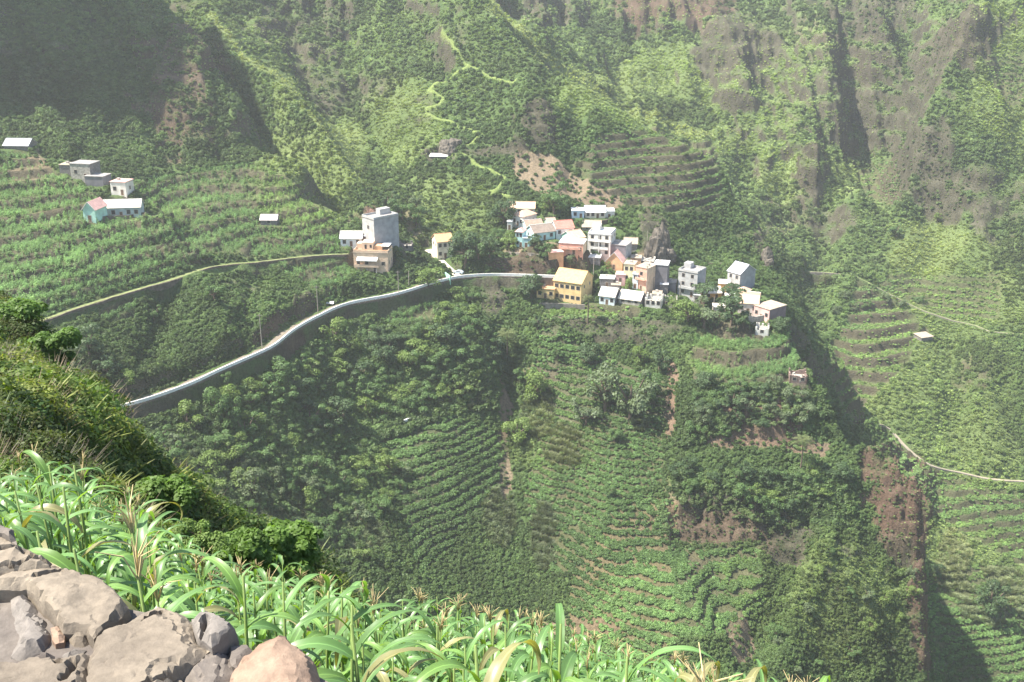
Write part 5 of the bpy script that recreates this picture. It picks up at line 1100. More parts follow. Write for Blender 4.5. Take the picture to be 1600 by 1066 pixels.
wood_fill([(1050,738),(1310,738),(1325,760),(1240,800),(1210,840),(1170,780),(1050,765)], 24, 2.8, 3.9, ['wood', 'dark', 'woodlight'], {'wood': ('green tree', 'of the hedge above the small cliff'), 'dark': ('dark tree', 'of the hedge above the small cliff'), 'woodlight': ('light green tree', 'of the hedge above the small cliff')}, 'trees of the hedge above the small cliff', 17, 9)
wood_fill([(1270,960),(1400,880),(1440,900),(1430,1040),(1250,1060),(1180,960),(1250,870),(1330,830)], 16, 1.6, 2.6, ['wood', 'woodlight', 'grey'], {'wood': ('green tree', 'of the steep lower spur'), 'woodlight': ('light green tree', 'of the steep lower spur'), 'grey': ('grey green tree', 'of the steep lower spur')}, 'small trees on the lower spur', 26, 10)
wood_fill([(1480,470),(1290,440),(1240,440),(1260,500),(1330,500)], 10, 2.2, 3.4, ['wood', 'grey'], {'wood': ('green tree', 'of the gully right of village'), 'grey': ('grey green tree', 'of the gully right of village')}, 'trees in the gully right of the village', 22, 12)

# palms
def palm(u, v, h, rpx, label):
    x, y, z = land_line([(u, v)])[0]; R = rpx/(F/math.hypot(y, z)); H = h/(F/math.hypot(y, z))/.95
    rt = obj('palm_tree', None, None, (x, y, z)); tag(rt, label, 'palm tree', 'palm trees')
    obj('trunk', mesh_from('trunk', *tube([(0,0,-1), (.2, 0, H*.5), (0, 0, H)], [.32, .24, .2], 8), [M_bark]), rt)
    r = random.Random(int(u)); qs = []
    for i in range(26):
        a = i*2.4; el = 1.15-1.5*i/26; prev = None; L_ = R*r.uniform(.9, 1.15); dx, dy = math.cos(a), math.sin(a)
        for k in range(9):
            t = k/8; xx = L_*t*math.cos(el)*(1-.12*t); zz = H+L_*(t*math.sin(el)-.62*t*t)
            for sg in (-1, 1):
                w_ = R*.22*math.sin(math.pi*min(1, t*.9+.1)); c = Vector((dx*xx, dy*xx, zz)); sd = Vector((-dy, dx, 0))*sg
                for j in range(2):
                    o2 = (j/2)*L_/8; b0 = c+Vector((dx, dy, 0))*o2*.9; b1 = c+Vector((dx, dy, 0))*(o2+L_*.035); tip = b0+sd*w_+Vector((dx*.3, dy*.3, -.35))*w_; qs.append([b0, b1, tip+Vector((dx, dy, 0))*.03, tip])
    obj('crown', quads_mesh('crown', [[tuple(p) for p in q_] for q_ in qs], [M_palm]), rt)
palm(792, 560, 38, 24, 'date palm in the ravine below the road wall'); palm(1250, 738, 52, 22, 'tall palm on the red soil ledge of the spur'); palm(1412, 572, 12, 14, 'short palm among the right valley terraces'); palm(1289, 446, 14, 12, 'palm beside the footpath right of the village')
palm(918, 505, 40, 12, 'slender palm in front of the yellow school')

# rock outcrops
def outcrop(u, v, wpx, hpx, mat, label, seed, n=7):
    x, y, z = land_line([(u, v)])[0]; m_ = math.hypot(y, z)/F; R = wpx*m_/2; H = hpx*m_
    rt = obj('rock_outcrop', None, None, (x, y, z)); tag(rt, label, 'rock')
    r = random.Random(seed); parts = []
    for i in range(n):
        a = r.uniform(0, 6.28); rr_ = R*r.uniform(0, .7); s_ = R*r.uniform(.3, .55); hz2 = H*r.uniform(.35, 1.0)*(1-.5*rr_/R)
        bm = bmesh.new(); bmesh.ops.create_icosphere(bm, subdivisions=4, radius=1)
        vs3 = np.array([v_.co[:] for v_ in bm.verts]); nn3 = fbm(vs3[:,0]+seed+i*9, vs3[:,1], vs3[:,2], 1.1, 5, seed, .6, ridged=True)
        q3 = np.round((vs3[:,2]+nn3*.3)*3)/3-vs3[:,2]
        vs3 = vs3*(1+.38*nn3[:, None]+.12*fbm(vs3[:,0]*1+i, vs3[:,1], vs3[:,2], .35, 3, seed+5)[:, None]); vs3[:,2] += q3*.3
        parts.append(([(math.cos(a)*rr_+p[0]*s_, math.sin(a)*rr_+p[1]*s_, p[2]*hz2*.7+hz2*.1) for p in vs3], [tuple(v_.index for v_ in f.verts) for f in bm.faces])); bm.free()
    o = M('rock', parts, [mat], rt)
M_or = plain('outcrop_rock', (.12,.105,.085), .95, .4, .5, 1.0); M_orr = plain('outcrop_red_rock', (.16,.10,.075), .95, .4, .5, 1.0); M_org = plain('outcrop_grey_rock', (.24,.225,.20), .95, .4, .6, 1.0)

outcrop(1197, 412, 26, 34, M_or, 'dark crag over the footpath right of the village', 4)
outcrop(1030, 402, 50, 60, M_or, 'dark rock bluff behind the village roofs', 5, 9)
outcrop(585, 345, 36, 30, M_orr, 'red brown bluff above the bare grey tower house', 6)



outcrop(700, 242, 50, 36, M_or, 'pointed dark rock behind the tiny white roofed hut', 14, 5)


# ------------------------------------------------------------------ foreground wall of broken lava slabs
def near_pt(u, v, z):
    s, t = st(u, v); Y = z/t; return (float(s*Y), float(Y), float(z))
def stone_mat(name, c1, c2):
    m, nt, b = newmat(name); b.inputs['Roughness'].default_value = .92; b.inputs['Specular IOR Level'].default_value = .2
    tc = nt.nodes.new('ShaderNodeNewGeometry')
    n = nt.nodes.new('ShaderNodeTexNoise'); n.inputs['Scale'].default_value = 3.2; n.inputs['Detail'].default_value = 9; n.inputs['Roughness'].default_value = .62
    n2_ = nt.nodes.new('ShaderNodeTexNoise'); n2_.inputs['Scale'].default_value = 42; n2_.inputs['Detail'].default_value = 6; n2_.inputs['Roughness'].default_value = .7
    nt.links.new(tc.outputs['Position'], n.inputs['Vector']); nt.links.new(tc.outputs['Position'], n2_.inputs['Vector'])
    cr = nt.nodes.new('ShaderNodeValToRGB'); cr.color_ramp.elements[0].position = .33; cr.color_ramp.elements[0].color = (*c1, 1); cr.color_ramp.elements[1].position = .66; cr.color_ramp.elements[1].color = (*c2, 1)
    e = cr.color_ramp.elements.new(.5); e.color = (*[(a+b_)/2*.96 for a, b_ in zip(c1, c2)], 1)
    nt.links.new(n.outputs['Fac'], cr.inputs[0])
    mr = nt.nodes.new('ShaderNodeMapRange'); mr.inputs['From Min'].default_value = .3; mr.inputs['From Max'].default_value = .7; mr.inputs['To Min'].default_value = .78; mr.inputs['To Max'].default_value = 1.18
    nt.links.new(n2_.outputs['Fac'], mr.inputs['Value']); mx = nt.nodes.new('ShaderNodeVectorMath'); mx.operation = 'SCALE'; nt.links.new(cr.outputs[0], mx.inputs[0]); nt.links.new(mr.outputs[0], mx.inputs['Scale'])
    nt.links.new(mx.outputs[0], b.inputs['Base Color'])
    b1 = nt.nodes.new('ShaderNodeBump'); b1.inputs['Strength'].default_value = .8; b1.inputs['Distance'].default_value = .02; nt.links.new(n.outputs['Fac'], b1.inputs['Height'])
    b2 = nt.nodes.new('ShaderNodeBump'); b2.inputs['Strength'].default_value = .7; b2.inputs['Distance'].default_value = .004; nt.links.new(n2_.outputs['Fac'], b2.inputs['Height']); nt.links.new(b1.outputs[0], b2.inputs['Normal']); nt.links.new(b2.outputs[0], b.inputs['Normal'])
    return m
M_s1 = stone_mat('lava_slab', (.150,.125,.098), (.255,.215,.165)); M_s2 = stone_mat('red_lava_stone', (.21,.14,.10), (.31,.225,.165)); M_s3 = stone_mat('dark_lava_stone', (.11,.095,.085), (.19,.165,.14)); M_s4 = stone_mat('grey_lava_stone', (.155,.14,.125), (.235,.21,.185))
def slab(parent, poly, z0, thick, mat, seed, dome=.0, rough=.012, edge=.016, cracks=(), step=.0075, tilt=(0, 0), name='stone', label=None):
    """stone from an outline on the wall top: rounded rough top, ragged sides"""
    P0 = np.array([near_pt(u, v, z0)[:2] for u, v in poly]); ctr = P0.mean(0)
    ring = []
    n = len(P0)
    for i in range(n):
        a, b = P0[i], P0[(i+1) % n]; k = max(1, int(np.linalg.norm(b-a)/step))
        for j in range(k): ring.append(a+(b-a)*j/k)
    ring = np.array(ring); jit = fbm(ring[:,0], ring[:,1], ring[:,0]*0+seed, .16, 4, seed, .6); rad = ring-ctr; rl = np.linalg.norm(rad, axis=1, keepdims=True)
    jit2 = fbm(ring[:,0], ring[:,1], ring[:,0]*0+seed, .045, 3, seed+1, .6); ring = ring+rad/rl*(jit[:, None]*.018+jit2[:, None]*.007)
    lo, hi = ring.min(0), ring.max(0); gx_, gy_ = np.meshgrid(np.arange(lo[0], hi[0], step), np.arange(lo[1], hi[1], step)); gp = np.stack([gx_.ravel(), gy_.ravel()], 1)+np.random.default_rng(seed).uniform(-.3, .3, (gx_.size, 2))*step
    gp = gp[inpoly(gp[:,0], gp[:,1], [tuple(p) for p in ring])]
    def dist(pp):
        d = np.full(len(pp), 9.)
        for i in range(0, len(ring)):
            a, b = ring[i], ring[(i+1) % len(ring)]; e = b-a; t = np.clip(((pp-a)@e)/max(e@e, 1e-9), 0, 1); d = np.minimum(d, np.linalg.norm(pp-a-t[:, None]*e, axis=1))
        return d
    d = dist(gp); gp = gp[d > step*.55]; d = d[d > step*.55]
    al = np.concatenate([ring, gp]); dd = np.concatenate([np.zeros(len(ring)), d]); nr_ = len(ring)
    vo_, _, fo_, ov_, _, _ = delaunay_2d_cdt([Vector((float(a), float(b))) for a, b in al], [], [list(range(nr_))], 1, 1e-6)
    X = np.array([p.x for p in vo_]); Y = np.array([p.y for p in vo_]); D_ = np.array([dd[o_[0]] if o_ else 0 for o_ in ov_])
    w_ = 1-np.exp(-D_/edge*4.0)
    Z = z0+tilt[0]*(X-ctr[0])+tilt[1]*(Y-ctr[1])+dome*(1-np.exp(-D_/.08))-edge*(1-w_)*.45
    Z = Z+fbm(X, Y, X*0+seed, .20, 3, seed+3)*rough*.9+fbm(X, Y, X*0, .045, 4, seed+5, .6)*rough*.55
    fc_ = fbm(X, Y, X*0+seed, .13, 2, seed+7); Z = Z+(np.round(fc_*3)/3-fc_)*rough*.5
    lw = np.clip(fbm(X, Y, X*0+seed, .11, 3, seed+17)+.15, 0, 1)*.09; Z -= np.where(D_ < lw*.7, .007, 0)+np.where(D_ < lw*.3, .006, 0)
    pit = fbm(X, Y, X*0+seed, .022, 2, seed+19); Z -= np.where(pit > .5, .002, 0)
    for cr_ in cracks:
        L_ = [near_pt(u, v, z0)[:2] for u, v in cr_]
        Xw = X+fbm(X, Y, X*0, .06, 3, seed+9)*.012; Yw = Y+fbm(X, Y, X*0+3, .06, 3, seed+11)*.012
        Z -= stroke(Xw, Yw, L_, .0055)*.035
    vs2 = [(float(a), float(b), float(c)) for a, b, c in zip(X, Y, Z)]; fs2 = [tuple(f) for f in fo_]
    cnt = {}
    for f in fs2:
        for i in range(len(f)):
            e = (f[i], f[(i+1) % len(f)]); cnt[tuple(sorted(e))] = cnt.get(tuple(sorted(e)), []) + [e]
    bd = [v_[0] for k_, v_ in cnt.items() if len(v_) == 1]; mp = {}
    nl_ = 5
    rs = np.random.default_rng(seed)
    for e in bd:
        for q_ in e:
            if q_ not in mp:
                x, y, z = vs2[q_]; ids = [q_]
                for l in range(1, nl_+1):
                    k = l/nl_; zz = z-thick*k; nn_ = float(fbm(np.array([x]), np.array([y]), np.array([zz]), .09, 3, seed+13)[0]); sh = 1+(.02*nn_-.10*max(0, k-.5)*.3)/max(.05, math.hypot(x-ctr[0], y-ctr[1]))
                    vs2.append((ctr[0]+(x-ctr[0])*sh, ctr[1]+(y-ctr[1])*sh, zz)); ids.append(len(vs2)-1)
                mp[q_] = ids
    for a, b in bd:
        for l in range(nl_): fs2.append((mp[b][l], mp[a][l], mp[a][l+1], mp[b][l+1]))
    me_ = fix(mesh_from(name, vs2, fs2, [mat], smooth=True)); me_.set_sharp_from_angle(angle=math.radians(22)); o_ = obj(name, me_, parent)
    if label: o_['label'] = label
    return o_
wl_ = obj('stone_wall', None, None, (0, 0, 0)); tag(wl_, 'broken wall top of large brown lava slabs in the bottom left corner', 'stone wall')
ZW = -1.30
slab(wl_, [(222,942),(248,935),(275,943),(296,955),(304,985),(328,1004),(296,1030),(276,1041),(250,1085),(240,1140),(128,1140),(138,1040),(138,1010),(150,990),(186,966)], ZW, .22, M_s1, 11, rough=.010, cracks=[[(222,960),(238,952),(250,948)],[(300,1030),(280,1036),(235,1062),(200,1085)]], label='largest pale brown slab with a long crack')
slab(wl_, [(298,955),(330,950),(350,962),(368,974),(356,988),(330,1003),(306,984)], ZW+.01, .16, M_s4, 12, rough=.012, cracks=[[(318,966),(320,976),(316,986)]], label='small grey slab with a pocked top')
slab(wl_, [(-40,905),(20,893),(62,886),(100,882),(122,880),(150,896),(178,915),(204,938),(192,953),(160,975),(145,990),(132,975),(96,972),(84,955),(62,930),(40,912),(0,914),(-40,918)], ZW-.01, .15, M_s1, 13, rough=.016, cracks=[[(60,898),(80,890),(92,886)]], label='slab with an overhanging tip and dark hollow')
slab(wl_, [(-60,826),(0,830),(22,842),(50,858),(75,868),(102,880),(60,884),(20,890),(-60,902)], ZW, .2, M_s1, 14, rough=.016, cracks=[[(-10,884),(30,880),(60,872),(90,878)],[(0,862),(30,858),(52,868)]])
slab(wl_, [(-60,790),(0,815),(16,822),(22,838),(0,827),(-60,823)], ZW+.03, .2, M_s3, 15, rough=.012)
slab(wl_, [(-60,1032),(20,1030),(60,1024),(100,1018),(136,1014),(134,1040),(124,1140),(-60,1160)], ZW-.005, .2, M_s1, 16, rough=.010, cracks=[[(110,1030),(104,1042),(98,1055)],[(82,1028),(88,1034)]])
slab(wl_, [(14,922),(38,918),(58,936),(80,960),(84,985),(66,1010),(30,1020),(14,1015),(22,990),(16,960)], ZW-.032, .2, M_s4, 17, dome=.012, rough=.016)
slab(wl_, [(-50,925),(6,925),(8,960),(-4,985),(-50,985)], ZW-.05, .2, M_s3, 18, dome=.01, rough=.015)
slab(wl_, [(76,974),(94,968),(104,985),(100,998),(84,1002),(74,992)], ZW-.03, .12, M_s2, 19, dome=.012, rough=.015, step=.008)
slab(wl_, [(96,972),(130,968),(142,985),(138,1000),(112,1000),(100,990)], ZW-.035, .14, M_s1, 20, dome=.015, rough=.015, step=.008)
slab(wl_, [(88,1006),(116,996),(132,1002),(120,1016),(96,1020)], ZW-.03, .12, M_s4, 21, dome=.01, rough=.015, step=.008)
slab(wl_, [(40,1012),(66,1006),(84,1010),(80,1024),(44,1028)], ZW-.03, .12, M_s3, 22, dome=.015, rough=.02, step=.008)
slab(wl_, [(300,1028),(334,1006),(352,1008),(362,1022),(368,1040),(358,1062),(340,1085),(310,1075),(282,1044)], ZW-.025, .2, M_s3, 23, dome=.012, rough=.014)
slab(wl_, [(246,1085),(276,1045),(306,1078),(345,1090),(350,1150),(240,1150)], ZW-.02, .2, M_s1, 24, rough=.010)
slab(wl_, [(356,1010),(384,1004),(398,1014),(372,1040),(364,1036)], ZW-.03, .15, M_s3, 25, dome=.01, rough=.02, step=.008)
slab(wl_, [(360,1062),(372,1034),(392,1016),(420,1002),(446,996),(466,1012),(488,1028),(504,1050),(500,1075),(480,1110),(370,1110)], ZW-.02, .3, M_s2, 26, dome=.055, rough=.014, edge=.03, label='upright reddish lava stone')
slab(wl_, [(496,1078),(520,1060),(556,1070),(600,1098),(600,1160),(480,1160)], ZW-.02, .25, M_s2, 27, dome=.03, rough=.012, label='pinkish slab end')
# rubble core of the wall below the slabs
cp_ = [near_pt(u, v, ZW-.05)[:2] for u, v in [(-70,805),(0,842),(100,890),(196,948),(296,968),(345,990),(385,1022),(490,1050),(590,1105),(600,1200),(-70,1200)]]
n_ = len(cp_); M('wall_core', [([(a, b, ZW-.055) for a, b in cp_]+[(a, b, -3.6) for a, b in cp_], [tuple(range(n_)), tuple(range(2*n_-1, n_-1, -1))]+[(i, i+n_, (i+1) % n_+n_, (i+1) % n_) for i in range(n_)])], [M_s3], wl_)

# ------------------------------------------------------------------ near maize: stalk, leaves, tassel
def maize_leaf_mat(name, c, tr):
    m, nt, b = newmat(name); b.inputs['Roughness'].default_value = .42; b.inputs['Specular IOR Level'].default_value = .6
    at = nt.nodes.new('ShaderNodeAttribute'); at.attribute_name = 'across'; oi = nt.nodes.new('ShaderNodeObjectInfo')
    mp_ = nt.nodes.new('ShaderNodeMapRange'); mp_.inputs['From Min'].default_value = 0; mp_.inputs['From Max'].default_value = .16; mp_.inputs['To Min'].default_value = 1.7; mp_.inputs['To Max'].default_value = 1.0; nt.links.new(at.outputs['Fac'], mp_.inputs['Value'])
    r2 = nt.nodes.new('ShaderNodeMath'); r2.operation = 'MULTIPLY_ADD'; r2.inputs[1].default_value = .5; r2.inputs[2].default_value = .75; nt.links.new(oi.outputs['Random'], r2.inputs[0])
    geo = nt.nodes.new('ShaderNodeNewGeometry'); n = nt.nodes.new('ShaderNodeTexNoise'); n.inputs['Scale'].default_value = 5; n.inputs['Detail'].default_value = 5; nt.links.new(geo.outputs['Position'], n.inputs['Vector'])
    mm = nt.nodes.new('ShaderNodeMath'); mm.operation = 'MULTIPLY'; nt.links.new(mp_.outputs[0], mm.inputs[0]); nt.links.new(r2.outputs[0], mm.inputs[1])
    m3 = nt.nodes.new('ShaderNodeMath'); m3.operation = 'MULTIPLY_ADD'; m3.inputs[1].default_value = .6; m3.inputs[2].default_value = .7; nt.links.new(n.outputs['Fac'], m3.inputs[0]); m4 = nt.nodes.new('ShaderNodeMath'); m4.operation = 'MULTIPLY'; nt.links.new(mm.outputs[0], m4.inputs[0]); nt.links.new(m3.outputs[0], m4.inputs[1])
    v1 = nt.nodes.new('ShaderNodeVectorMath'); v1.operation = 'SCALE'; v1.inputs[0].default_value = c; nt.links.new(m4.outputs[0], v1.inputs['Scale']); nt.links.new(v1.outputs[0], b.inputs['Base Color'])
    tl = nt.nodes.new('ShaderNodeBsdfTranslucent'); v3 = nt.nodes.new('ShaderNodeVectorMath'); v3.operation = 'MULTIPLY'; v3.inputs[1].default_value = (1.5, 1.45, .35); nt.links.new(v1.outputs[0], v3.inputs[0]); nt.links.new(v3.outputs[0], tl.inputs['Color'])
    mix = nt.nodes.new('ShaderNodeMixShader'); mix.inputs[0].default_value = tr; out = nt.nodes['Material Output']; nt.links.new(b.outputs[0], mix.inputs[1]); nt.links.new(tl.outputs[0], mix.inputs[2]); nt.links.new(mix.outputs[0], out.inputs['Surface'])
    return m
M_ml = maize_leaf_mat('maize_leaf', (.135, .250, .080), .38); M_mdry = plain('maize_tassel', (.52,.42,.22), .8, .2, 8); M_mst = plain('maize_stalk', (.17,.24,.07), .6, .2, 4)
M_mdl = maize_leaf_mat('maize_leaf_dry', (.24, .23, .10), .3)
M_mlf = maize_leaf_mat('maize_leaf_young', (.165, .285, .075), .42)
def leaf_strip(L_, wd, rise, droop, twist, seed, segs=14):
    """long arching leaf from the origin towards +x with a folded midrib"""
    r = np.random.default_rng(seed); V = []; ac = []; p = np.array([0., 0, 0]); ang = rise; wob = r.uniform(-.25, .25); ph = r.uniform(0, 6)
    for i in range(segs+1):
        t = i/segs
        wdt = wd*min(1, t*5+.35)*(1-max(0, t-.45)/.55)**.8+.002; tw = twist*t+.16*math.sin(t*9+ph); fold = .34*(1-t*.6)
        yo = wob*L_*t*t*.5
        up = np.array([-math.sin(ang), 0, math.cos(ang)]); sd = np.array([0, 1, 0])*math.cos(tw)+up*math.sin(tw); up2 = up*math.cos(tw)-np.array([0, 1, 0])*math.sin(tw)
        rip = .10*math.sin(t*26+ph)
        for k, a in ((-1, 1.), (-.5, .5), (0, 0.), (.5, .5), (1, 1.)):
            V.append(p+np.array([0, yo, 0])+sd*wdt*k+up2*wdt*(abs(k)*fold+(rip*k if abs(k) == 1 else 0))); ac.append(a)
        p = p+np.array([math.cos(ang), 0, math.sin(ang)])*L_/segs; ang -= droop/segs*(.5+1.3*t)
    Fc = [(i*5+k, i*5+k+1, (i+1)*5+k+1, (i+1)*5+k) for i in range(segs) for k in range(4)]
    return V, Fc, ac
LEAFM = []
for k in range(9):
    r = random.Random(k+60); V, Fc, ac = leaf_strip(r.uniform(.42, .68), r.uniform(.022, .031), r.uniform(.8, 1.25), r.uniform(1.9, 3.3), r.uniform(-.7, .7), k)
    me_ = mesh_from('leaf', V, Fc, [M_mdl if k == 8 else M_ml if k % 3 else M_mlf], smooth=True); a_ = me_.attributes.new('across', 'FLOAT', 'POINT'); a_.data.foreach_set('value', np.array(ac, np.float32)); LEAFM.append((me_, V, Fc, ac))
STALK = [mesh_from('stalk', *tube([(0,0,-.4),(.01,0,.7),(.0,.015,1.35),(0,0,1.85)], [.015,.014,.010,.006], 6), [M_mst], smooth=True)]
def tassel_mesh(seed):
    r = random.Random(seed); ps = []
    for i in range(9):
        a = r.uniform(0, 6.28); sp = r.uniform(.05, .30) if i else 0; L_ = r.uniform(.14, .24)
        ps.append(tube([(0,0,0), (math.cos(a)*sp*.4*L_*2, math.sin(a)*sp*.4*L_*2, L_*.6), (math.cos(a)*sp*1.3*L_*2, math.sin(a)*sp*1.3*L_*2, L_*(1-.5*sp))], [.0045, .004, .002], 4))
    return mesh_from('tassel', *join(ps), [M_mdry])
TASS = [tassel_mesh(i) for i in range(3)]
def plant_leaves(r):
    out = []; n = r.randint(11, 13); a0 = r.uniform(0, 6.28)
    for i in range(n):
        z = .2+1.62*i/n; out.append((r.randrange(9), a0+i*math.pi+r.uniform(-.45, .45), z, (.85+.3*math.sin(math.pi*(i+.5)/n))*r.uniform(.85, 1.1)))
    return out
# whole-plant meshes for the plants too far off to show their leaves one by one
PLANTM = []
for s_ in range(5):
    r = random.Random(900+s_); V, Fc, AC = [], [], []; fm_ = []
    def addm(v, f, a, mi):
        o_ = len(V); V.extend(v); Fc.extend([tuple(i+o_ for i in q_) for q_ in f]); AC.extend(a); fm_.extend([mi]*len(f))
    for k, az, z, sc_ in plant_leaves(r):
        v = [(sc_*(p[0]*math.cos(az)-p[1]*math.sin(az)), sc_*(p[0]*math.sin(az)+p[1]*math.cos(az)), z+sc_*p[2]) for p in LEAFM[k][1]]; addm(v, LEAFM[k][2], LEAFM[k][3], 0)
    sv = [tuple(v.co) for v in STALK[0].vertices]; addm(sv, [tuple(p.vertices) for p in STALK[0].polygons], [1]*len(sv), 1)
    tv = [(v.co.x, v.co.y, v.co.z+1.82) for v in TASS[s_ % 3].vertices] if s_ in (1, 4) else []
    if tv: addm(tv, [tuple(p.vertices) for p in TASS[s_ % 3].polygons], [1]*len(tv), 2)
    me_ = mesh_from('maize_plant', V, Fc, [M_ml, M_mst, M_mdry], smooth=True, face_mats=fm_); a_ = me_.attributes.new('across', 'FLOAT', 'POINT'); a_.data.foreach_set('value', np.array(AC, np.float32)); PLANTM.append(me_)
tu, tv_ = zip(*TOPL)
r = random.Random(77); placed = []; ALLP = []; NP = [0]
wx = np.array(cp_)
for i in range(26000):
    Y = 2.6+13*r.random()**1.1; X = r.uniform(-.62, .42)*(Y+1.5)
    nn = ((X+.28)*.65+(Y-1.65)*.96)/1.159
    if nn < .75: continue
    zg_ = float(height(np.array([X]), np.array([Y]))[0]); hgt = r.uniform(.84, 1.08); 
    u, v = project(X, Y, zg_+1.95*hgt); u = float(u); v = float(v); lim = np.interp(u, tu, tv_)+r.uniform(-4, 10)
    if v < lim-2:
        hh = hgt*.80; u, v = project(X, Y, zg_+1.95*hh); 
        if float(v) < lim: continue
        hgt = hh
    ub, vb_ = project(X, Y, zg_); 
    if v > 1078 or u > 1330 or u < -140: continue
    md = .36 if Y < 6 else .44
    if any((X-a)**2+(Y-b)**2 < md*md for a, b in placed): continue
    placed.append((X, Y)); ALLP.append((Y, X, zg_, hgt, nn))
    continue
ALLP.sort(); NEARN = 296; CNT = {}
PLACES = [(-60, 'beyond the left edge of the topmost slab'), (40, 'behind the topmost slab'), (110, 'behind the right part of the topmost slab'), (170, 'behind the slab with the overhanging tip'), (215, 'behind the overhanging tip itself'), (260, 'behind the left half of the largest slab'), (300, 'behind the right half of the largest slab'), (360, 'behind the small grey slab'), (430, 'behind the left half of the reddish stone'), (490, 'behind the right half of the reddish stone'), (540, 'just right of the reddish stone'), (600, 'behind the pinkish slab end'), (660, 'well left of the bottom middle'), (720, 'left of the bottom middle'), (780, 'at the bottom middle'), (840, 'right of the bottom middle'), (900, 'well right of the bottom middle'), (960, 'below the bean field'), (1020, 'below the bean field right side'), (1080, 'near the right end of the maize'), (1500, 'at the very right end of the maize')]
_u = ['', 'first', 'second', 'third', 'fourth', 'fifth', 'sixth', 'seventh', 'eighth', 'ninth']; ORD = _u[1:]+['tenth', 'eleventh', 'twelfth', 'thirteenth', 'fourteenth', 'fifteenth', 'sixteenth', 'seventeenth', 'eighteenth', 'nineteenth', 'twentieth']+['twenty-'+q_ for q_ in _u[1:]]+['thirtieth']+['thirty-'+q_ for q_ in _u[1:]]+['fortieth']+['forty-'+q_ for q_ in _u[1:]]
for Y, X, zg_, hgt, nn in ALLP[:NEARN]:
    near = Y < 6.5
    ub_ = float(project(X, Y, zg_+1.2)[0]); where = next((n_ for x_, n_ in PLACES if ub_ <= x_), PLACES[-1][1]); CNT[where] = CNT.get(where, 0)+1; od = ORD[min(CNT[where], len(ORD))-1]
    lab = f'maize plant, {od} back from the wall, {where}'; grp_ = 'maize plants just beyond the wall' if near else 'maize plants farther down the near slope'
    if near:
        rt = obj('maize_plant', None, None, (X, Y, zg_), (r.uniform(-.08, .08), r.uniform(-.08, .08), r.uniform(0, 6.28)), (hgt,)*3); tag(rt, lab, 'maize plant', grp_)
        obj('stalk', STALK[0], rt)
        for k, az, z, sc_ in plant_leaves(r): obj('leaf', LEAFM[k][0], rt, (0, 0, z), (0, 0, az), (sc_,)*3)
        ta_ = r.random() < .2
        if ta_: obj('tassel', TASS[r.randrange(3)], rt, (0, 0, 1.82))
    else:
        o_ = obj('maize_plant', PLANTM[r.randrange(5)], None, (X, Y, zg_-.05), (r.uniform(-.08, .08), r.uniform(-.08, .08), r.uniform(0, 6.28)), (hgt,)*3); tag(o_, lab, 'maize plant', grp_)
print('MAIZE', len(ALLP), ALLP[min(NEARN, len(ALLP))-1][0])
rest = np.array(ALLP[NEARN:]) if len(ALLP) > NEARN else np.zeros((0, 5))
if len(rest): scatter('maize_field', PLANTM[0], rest[:,1], rest[:,0], rest[:,2]-.05, rest[:,3], np.ones((len(rest), 3)), 'maize field spreading down the near slope under the bushes', tilt=.08)
# ------------------------------------------------------------------ undergrowth of the near slopes
M_nb = leafmat('undergrowth_leaves', (.085, .145, .036), trans=.38, scale=1.2); M_nd = leafmat('dry_twigs', (.20, .16, .11), trans=.1, scale=1.2); M_ng = leafmat('near_grass', (.14, .19, .055), trans=.4, scale=1.2)
nb = [bush_mesh('undergrowth', M_nb, 400+k, 1300, .075, 9, .8, .85) for k in range(3)]; nd = [blade_mesh('dry_twigs', M_nd, 410, 70, 1.1, .6, .012, 4, .3)]; ng_ = [blade_mesh('near_grass', M_ng, 420+k, 60, .9, .5, .03, 4, .6) for k in range(2)]; fern = [bush_mesh('fine_leaves', M_ng, 430, 1100, .06, 6, .8, .85)]
NN = 17000
us2 = rng.uniform(-150, 1350, NN); vs2_ = rng.uniform(430, 1140, NN); qx, qy, qz = hit(us2, vs2_, 2.2, 70)
ok = ~np.isnan(qy) & (qy < 66); qx, qy, qz, us2, vs2_ = qx[ok], qy[ok], qz[ok], us2[ok], vs2_[ok]
e_ = 2600; yy = 4+60*rng.random(e_)**1.3; xx = rng.uniform(-.62, .5, e_)*yy; qx = np.concatenate([qx, xx]); qy = np.concatenate([qy, yy]); qz = np.concatenate([qz, height(xx, yy)])
us2, vs2_ = project(qx, qy, qz)
nn = ((qx+.28)*.65+(qy-1.65)*.96)/1.159
k_ = (nn > .6); hgtc = np.where(qy > 22, 1.0, .55)
TU2 = [(-300,445),(0,470),(30,495),(60,528),(100,572),(150,632),(190,690),(235,735),(300,770),(340,820),(420,830),(480,835),(510,880),(600,915),(700,925),(900,975),(1100,1040),(1250,1075),(2000,1400)]
lim = np.interp(us2, *zip(*TU2)); r3 = rng.random(len(qx))
scl = rng.uniform(.4, 1.2, len(qx))*np.where(qy < 14, .40, np.clip(qy/26, .5, 1.05))*(1+.5*fbm(qx, qy, qz, 6, 2, 133))
ut, vt = project(qx, qy, qz+scl*.95); k_ &= vt > np.interp(ut, *zip(*TU2))-3-22*rng.random(len(ut))**2
na = fbm(qx, qy, qz, 5, 3, 131); kb = k_ & (r3 < .36+.3*na)
def tn(m, rr=1.0, y=0.0):
    n = m.sum(); k = np.clip(.9+.8*na[m], .3, 1.5)*rng.uniform(.6, 1.3, n)*rr; yy_ = np.clip(y+rng.normal(0, .18, n)+.4*na[m], -.2, 1); return np.stack([k*(1+.6*yy_), k*(1+.25*yy_), k*(1-.1*yy_)], -1)
ix = np.arange(len(qx))
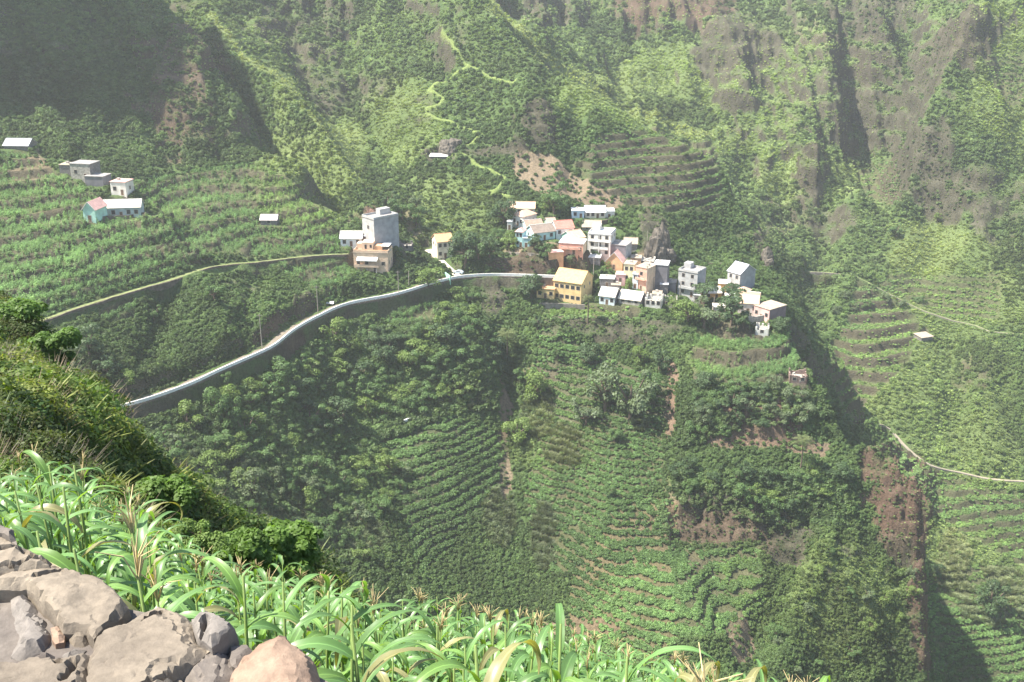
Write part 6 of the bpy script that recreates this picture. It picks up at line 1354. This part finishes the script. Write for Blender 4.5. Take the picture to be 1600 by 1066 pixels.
for j in range(3): m = kb & (ix % 3 == j); scatter('undergrowth', nb[j], qx[m], qy[m], qz[m]-.15*scl[m], scl[m], tn(m, 1, .25), 'bushy green undergrowth on the near slopes')
m = k_ & (r3 >= .42) & (r3 < .53) & (qy > 9); scatter('dry_twigs', nd[0], qx[m], qy[m], qz[m], scl[m]*1.1, tn(m), 'dry grey twigs among the undergrowth of the near slope')
for j in range(2): m = k_ & (r3 >= .53) & (r3 < .69) & (ix % 2 == j); scatter('tall_grass', ng_[j], qx[m], qy[m], qz[m]-.05, scl[m]*1.2, tn(m, 1, .3), 'tall green grass between the near bushes')
m = k_ & (r3 >= .69) & (qy > 6); scatter('fine_undergrowth', fern[0], qx[m], qy[m], qz[m]-.1, scl[m]*.9, tn(m, 1.1, .5), 'fine leaved yellow green undergrowth on the near slope')
# single bushes standing out at the edge of the near maize
def near_bush(u, v, Y, R, label, mat, seed, leaf=.05):
    s, t = st(u, v); x, y, z = float(s*Y), Y, float(t*Y); zg_ = float(height(np.array([x]), np.array([y]))[0])
    rt = obj('bush', None, None, (x, y, zg_)); tag(rt, label, 'bush')
    r = random.Random(seed); lob = [(r.uniform(-.8, .8)*R, r.uniform(-.6, .6)*R, z-zg_+r.uniform(-.55, .42)*R, R*r.uniform(.2, .55)) for _ in range(14)]
    obj('foliage', quads_mesh('foliage', crown_quads(lob, 4200, leaf, seed, up=.4), [mat]), rt)
    M('stem', [tube([(0,0,-.2), (0,0,max(.1, z-zg_)), (q_[0]*.7, q_[1]*.7, q_[2])], [.05, .04, .015], 6) for q_ in lob], [M_bark], rt)
M_nbo = leafmat('near_bush_leaves', (.11, .19, .038), tint=False, trans=.4, scale=1.5); M_nbo2 = leafmat('near_bush_fine', (.17, .25, .07), tint=False, trans=.42, scale=1.5)
near_bush(458, 855, 19, .62, 'round bright green bush at the upper edge of the near maize', M_nbo, 5, .075); near_bush(385, 862, 18, .5, 'lower bush left of the round bright green bush', M_nbo, 6, .07); near_bush(258, 775, 22, .85, 'wide leafy bush behind the maize on the left', M_nbo, 7, .08)
near_bush(312, 838, 17, .42, 'feathery yellow green bush behind the maize', M_nbo2, 8, .035); near_bush(125, 745, 20, .7, 'feathery green shrub rising over the left maize', M_nbo2, 9, .04)
near_bush(20, 492, 42, 1.2, 'yellow green bush at the top of the near left slope', M_nbo, 10, .12); near_bush(72, 545, 38, .9, 'yellow green bush on the crest of the near left slope', M_nbo, 11, .11)

# ------------------------------------------------------------------ haze in the valley air
v_, f_ = boxf(-1900, 1900, -60, 2480, -420, 352)
hz_ = obj('haze', mesh_from('haze', v_, f_)); hz_['kind'] = 'stuff'; hz_['label'] = 'thin sunlit haze filling the valley'
hm_ = bpy.data.materials.new('haze'); hm_.use_nodes = True; nt = hm_.node_tree; nt.nodes.remove(nt.nodes['Principled BSDF'])
pv = nt.nodes.new('ShaderNodeVolumePrincipled'); pv.inputs['Color'].default_value = (.94, .98, .98, 1); pv.inputs['Density'].default_value = .00019; pv.inputs['Anisotropy'].default_value = .25
nt.links.new(pv.outputs[0], nt.nodes['Material Output'].inputs['Volume']); hz_.data.materials.append(hm_)
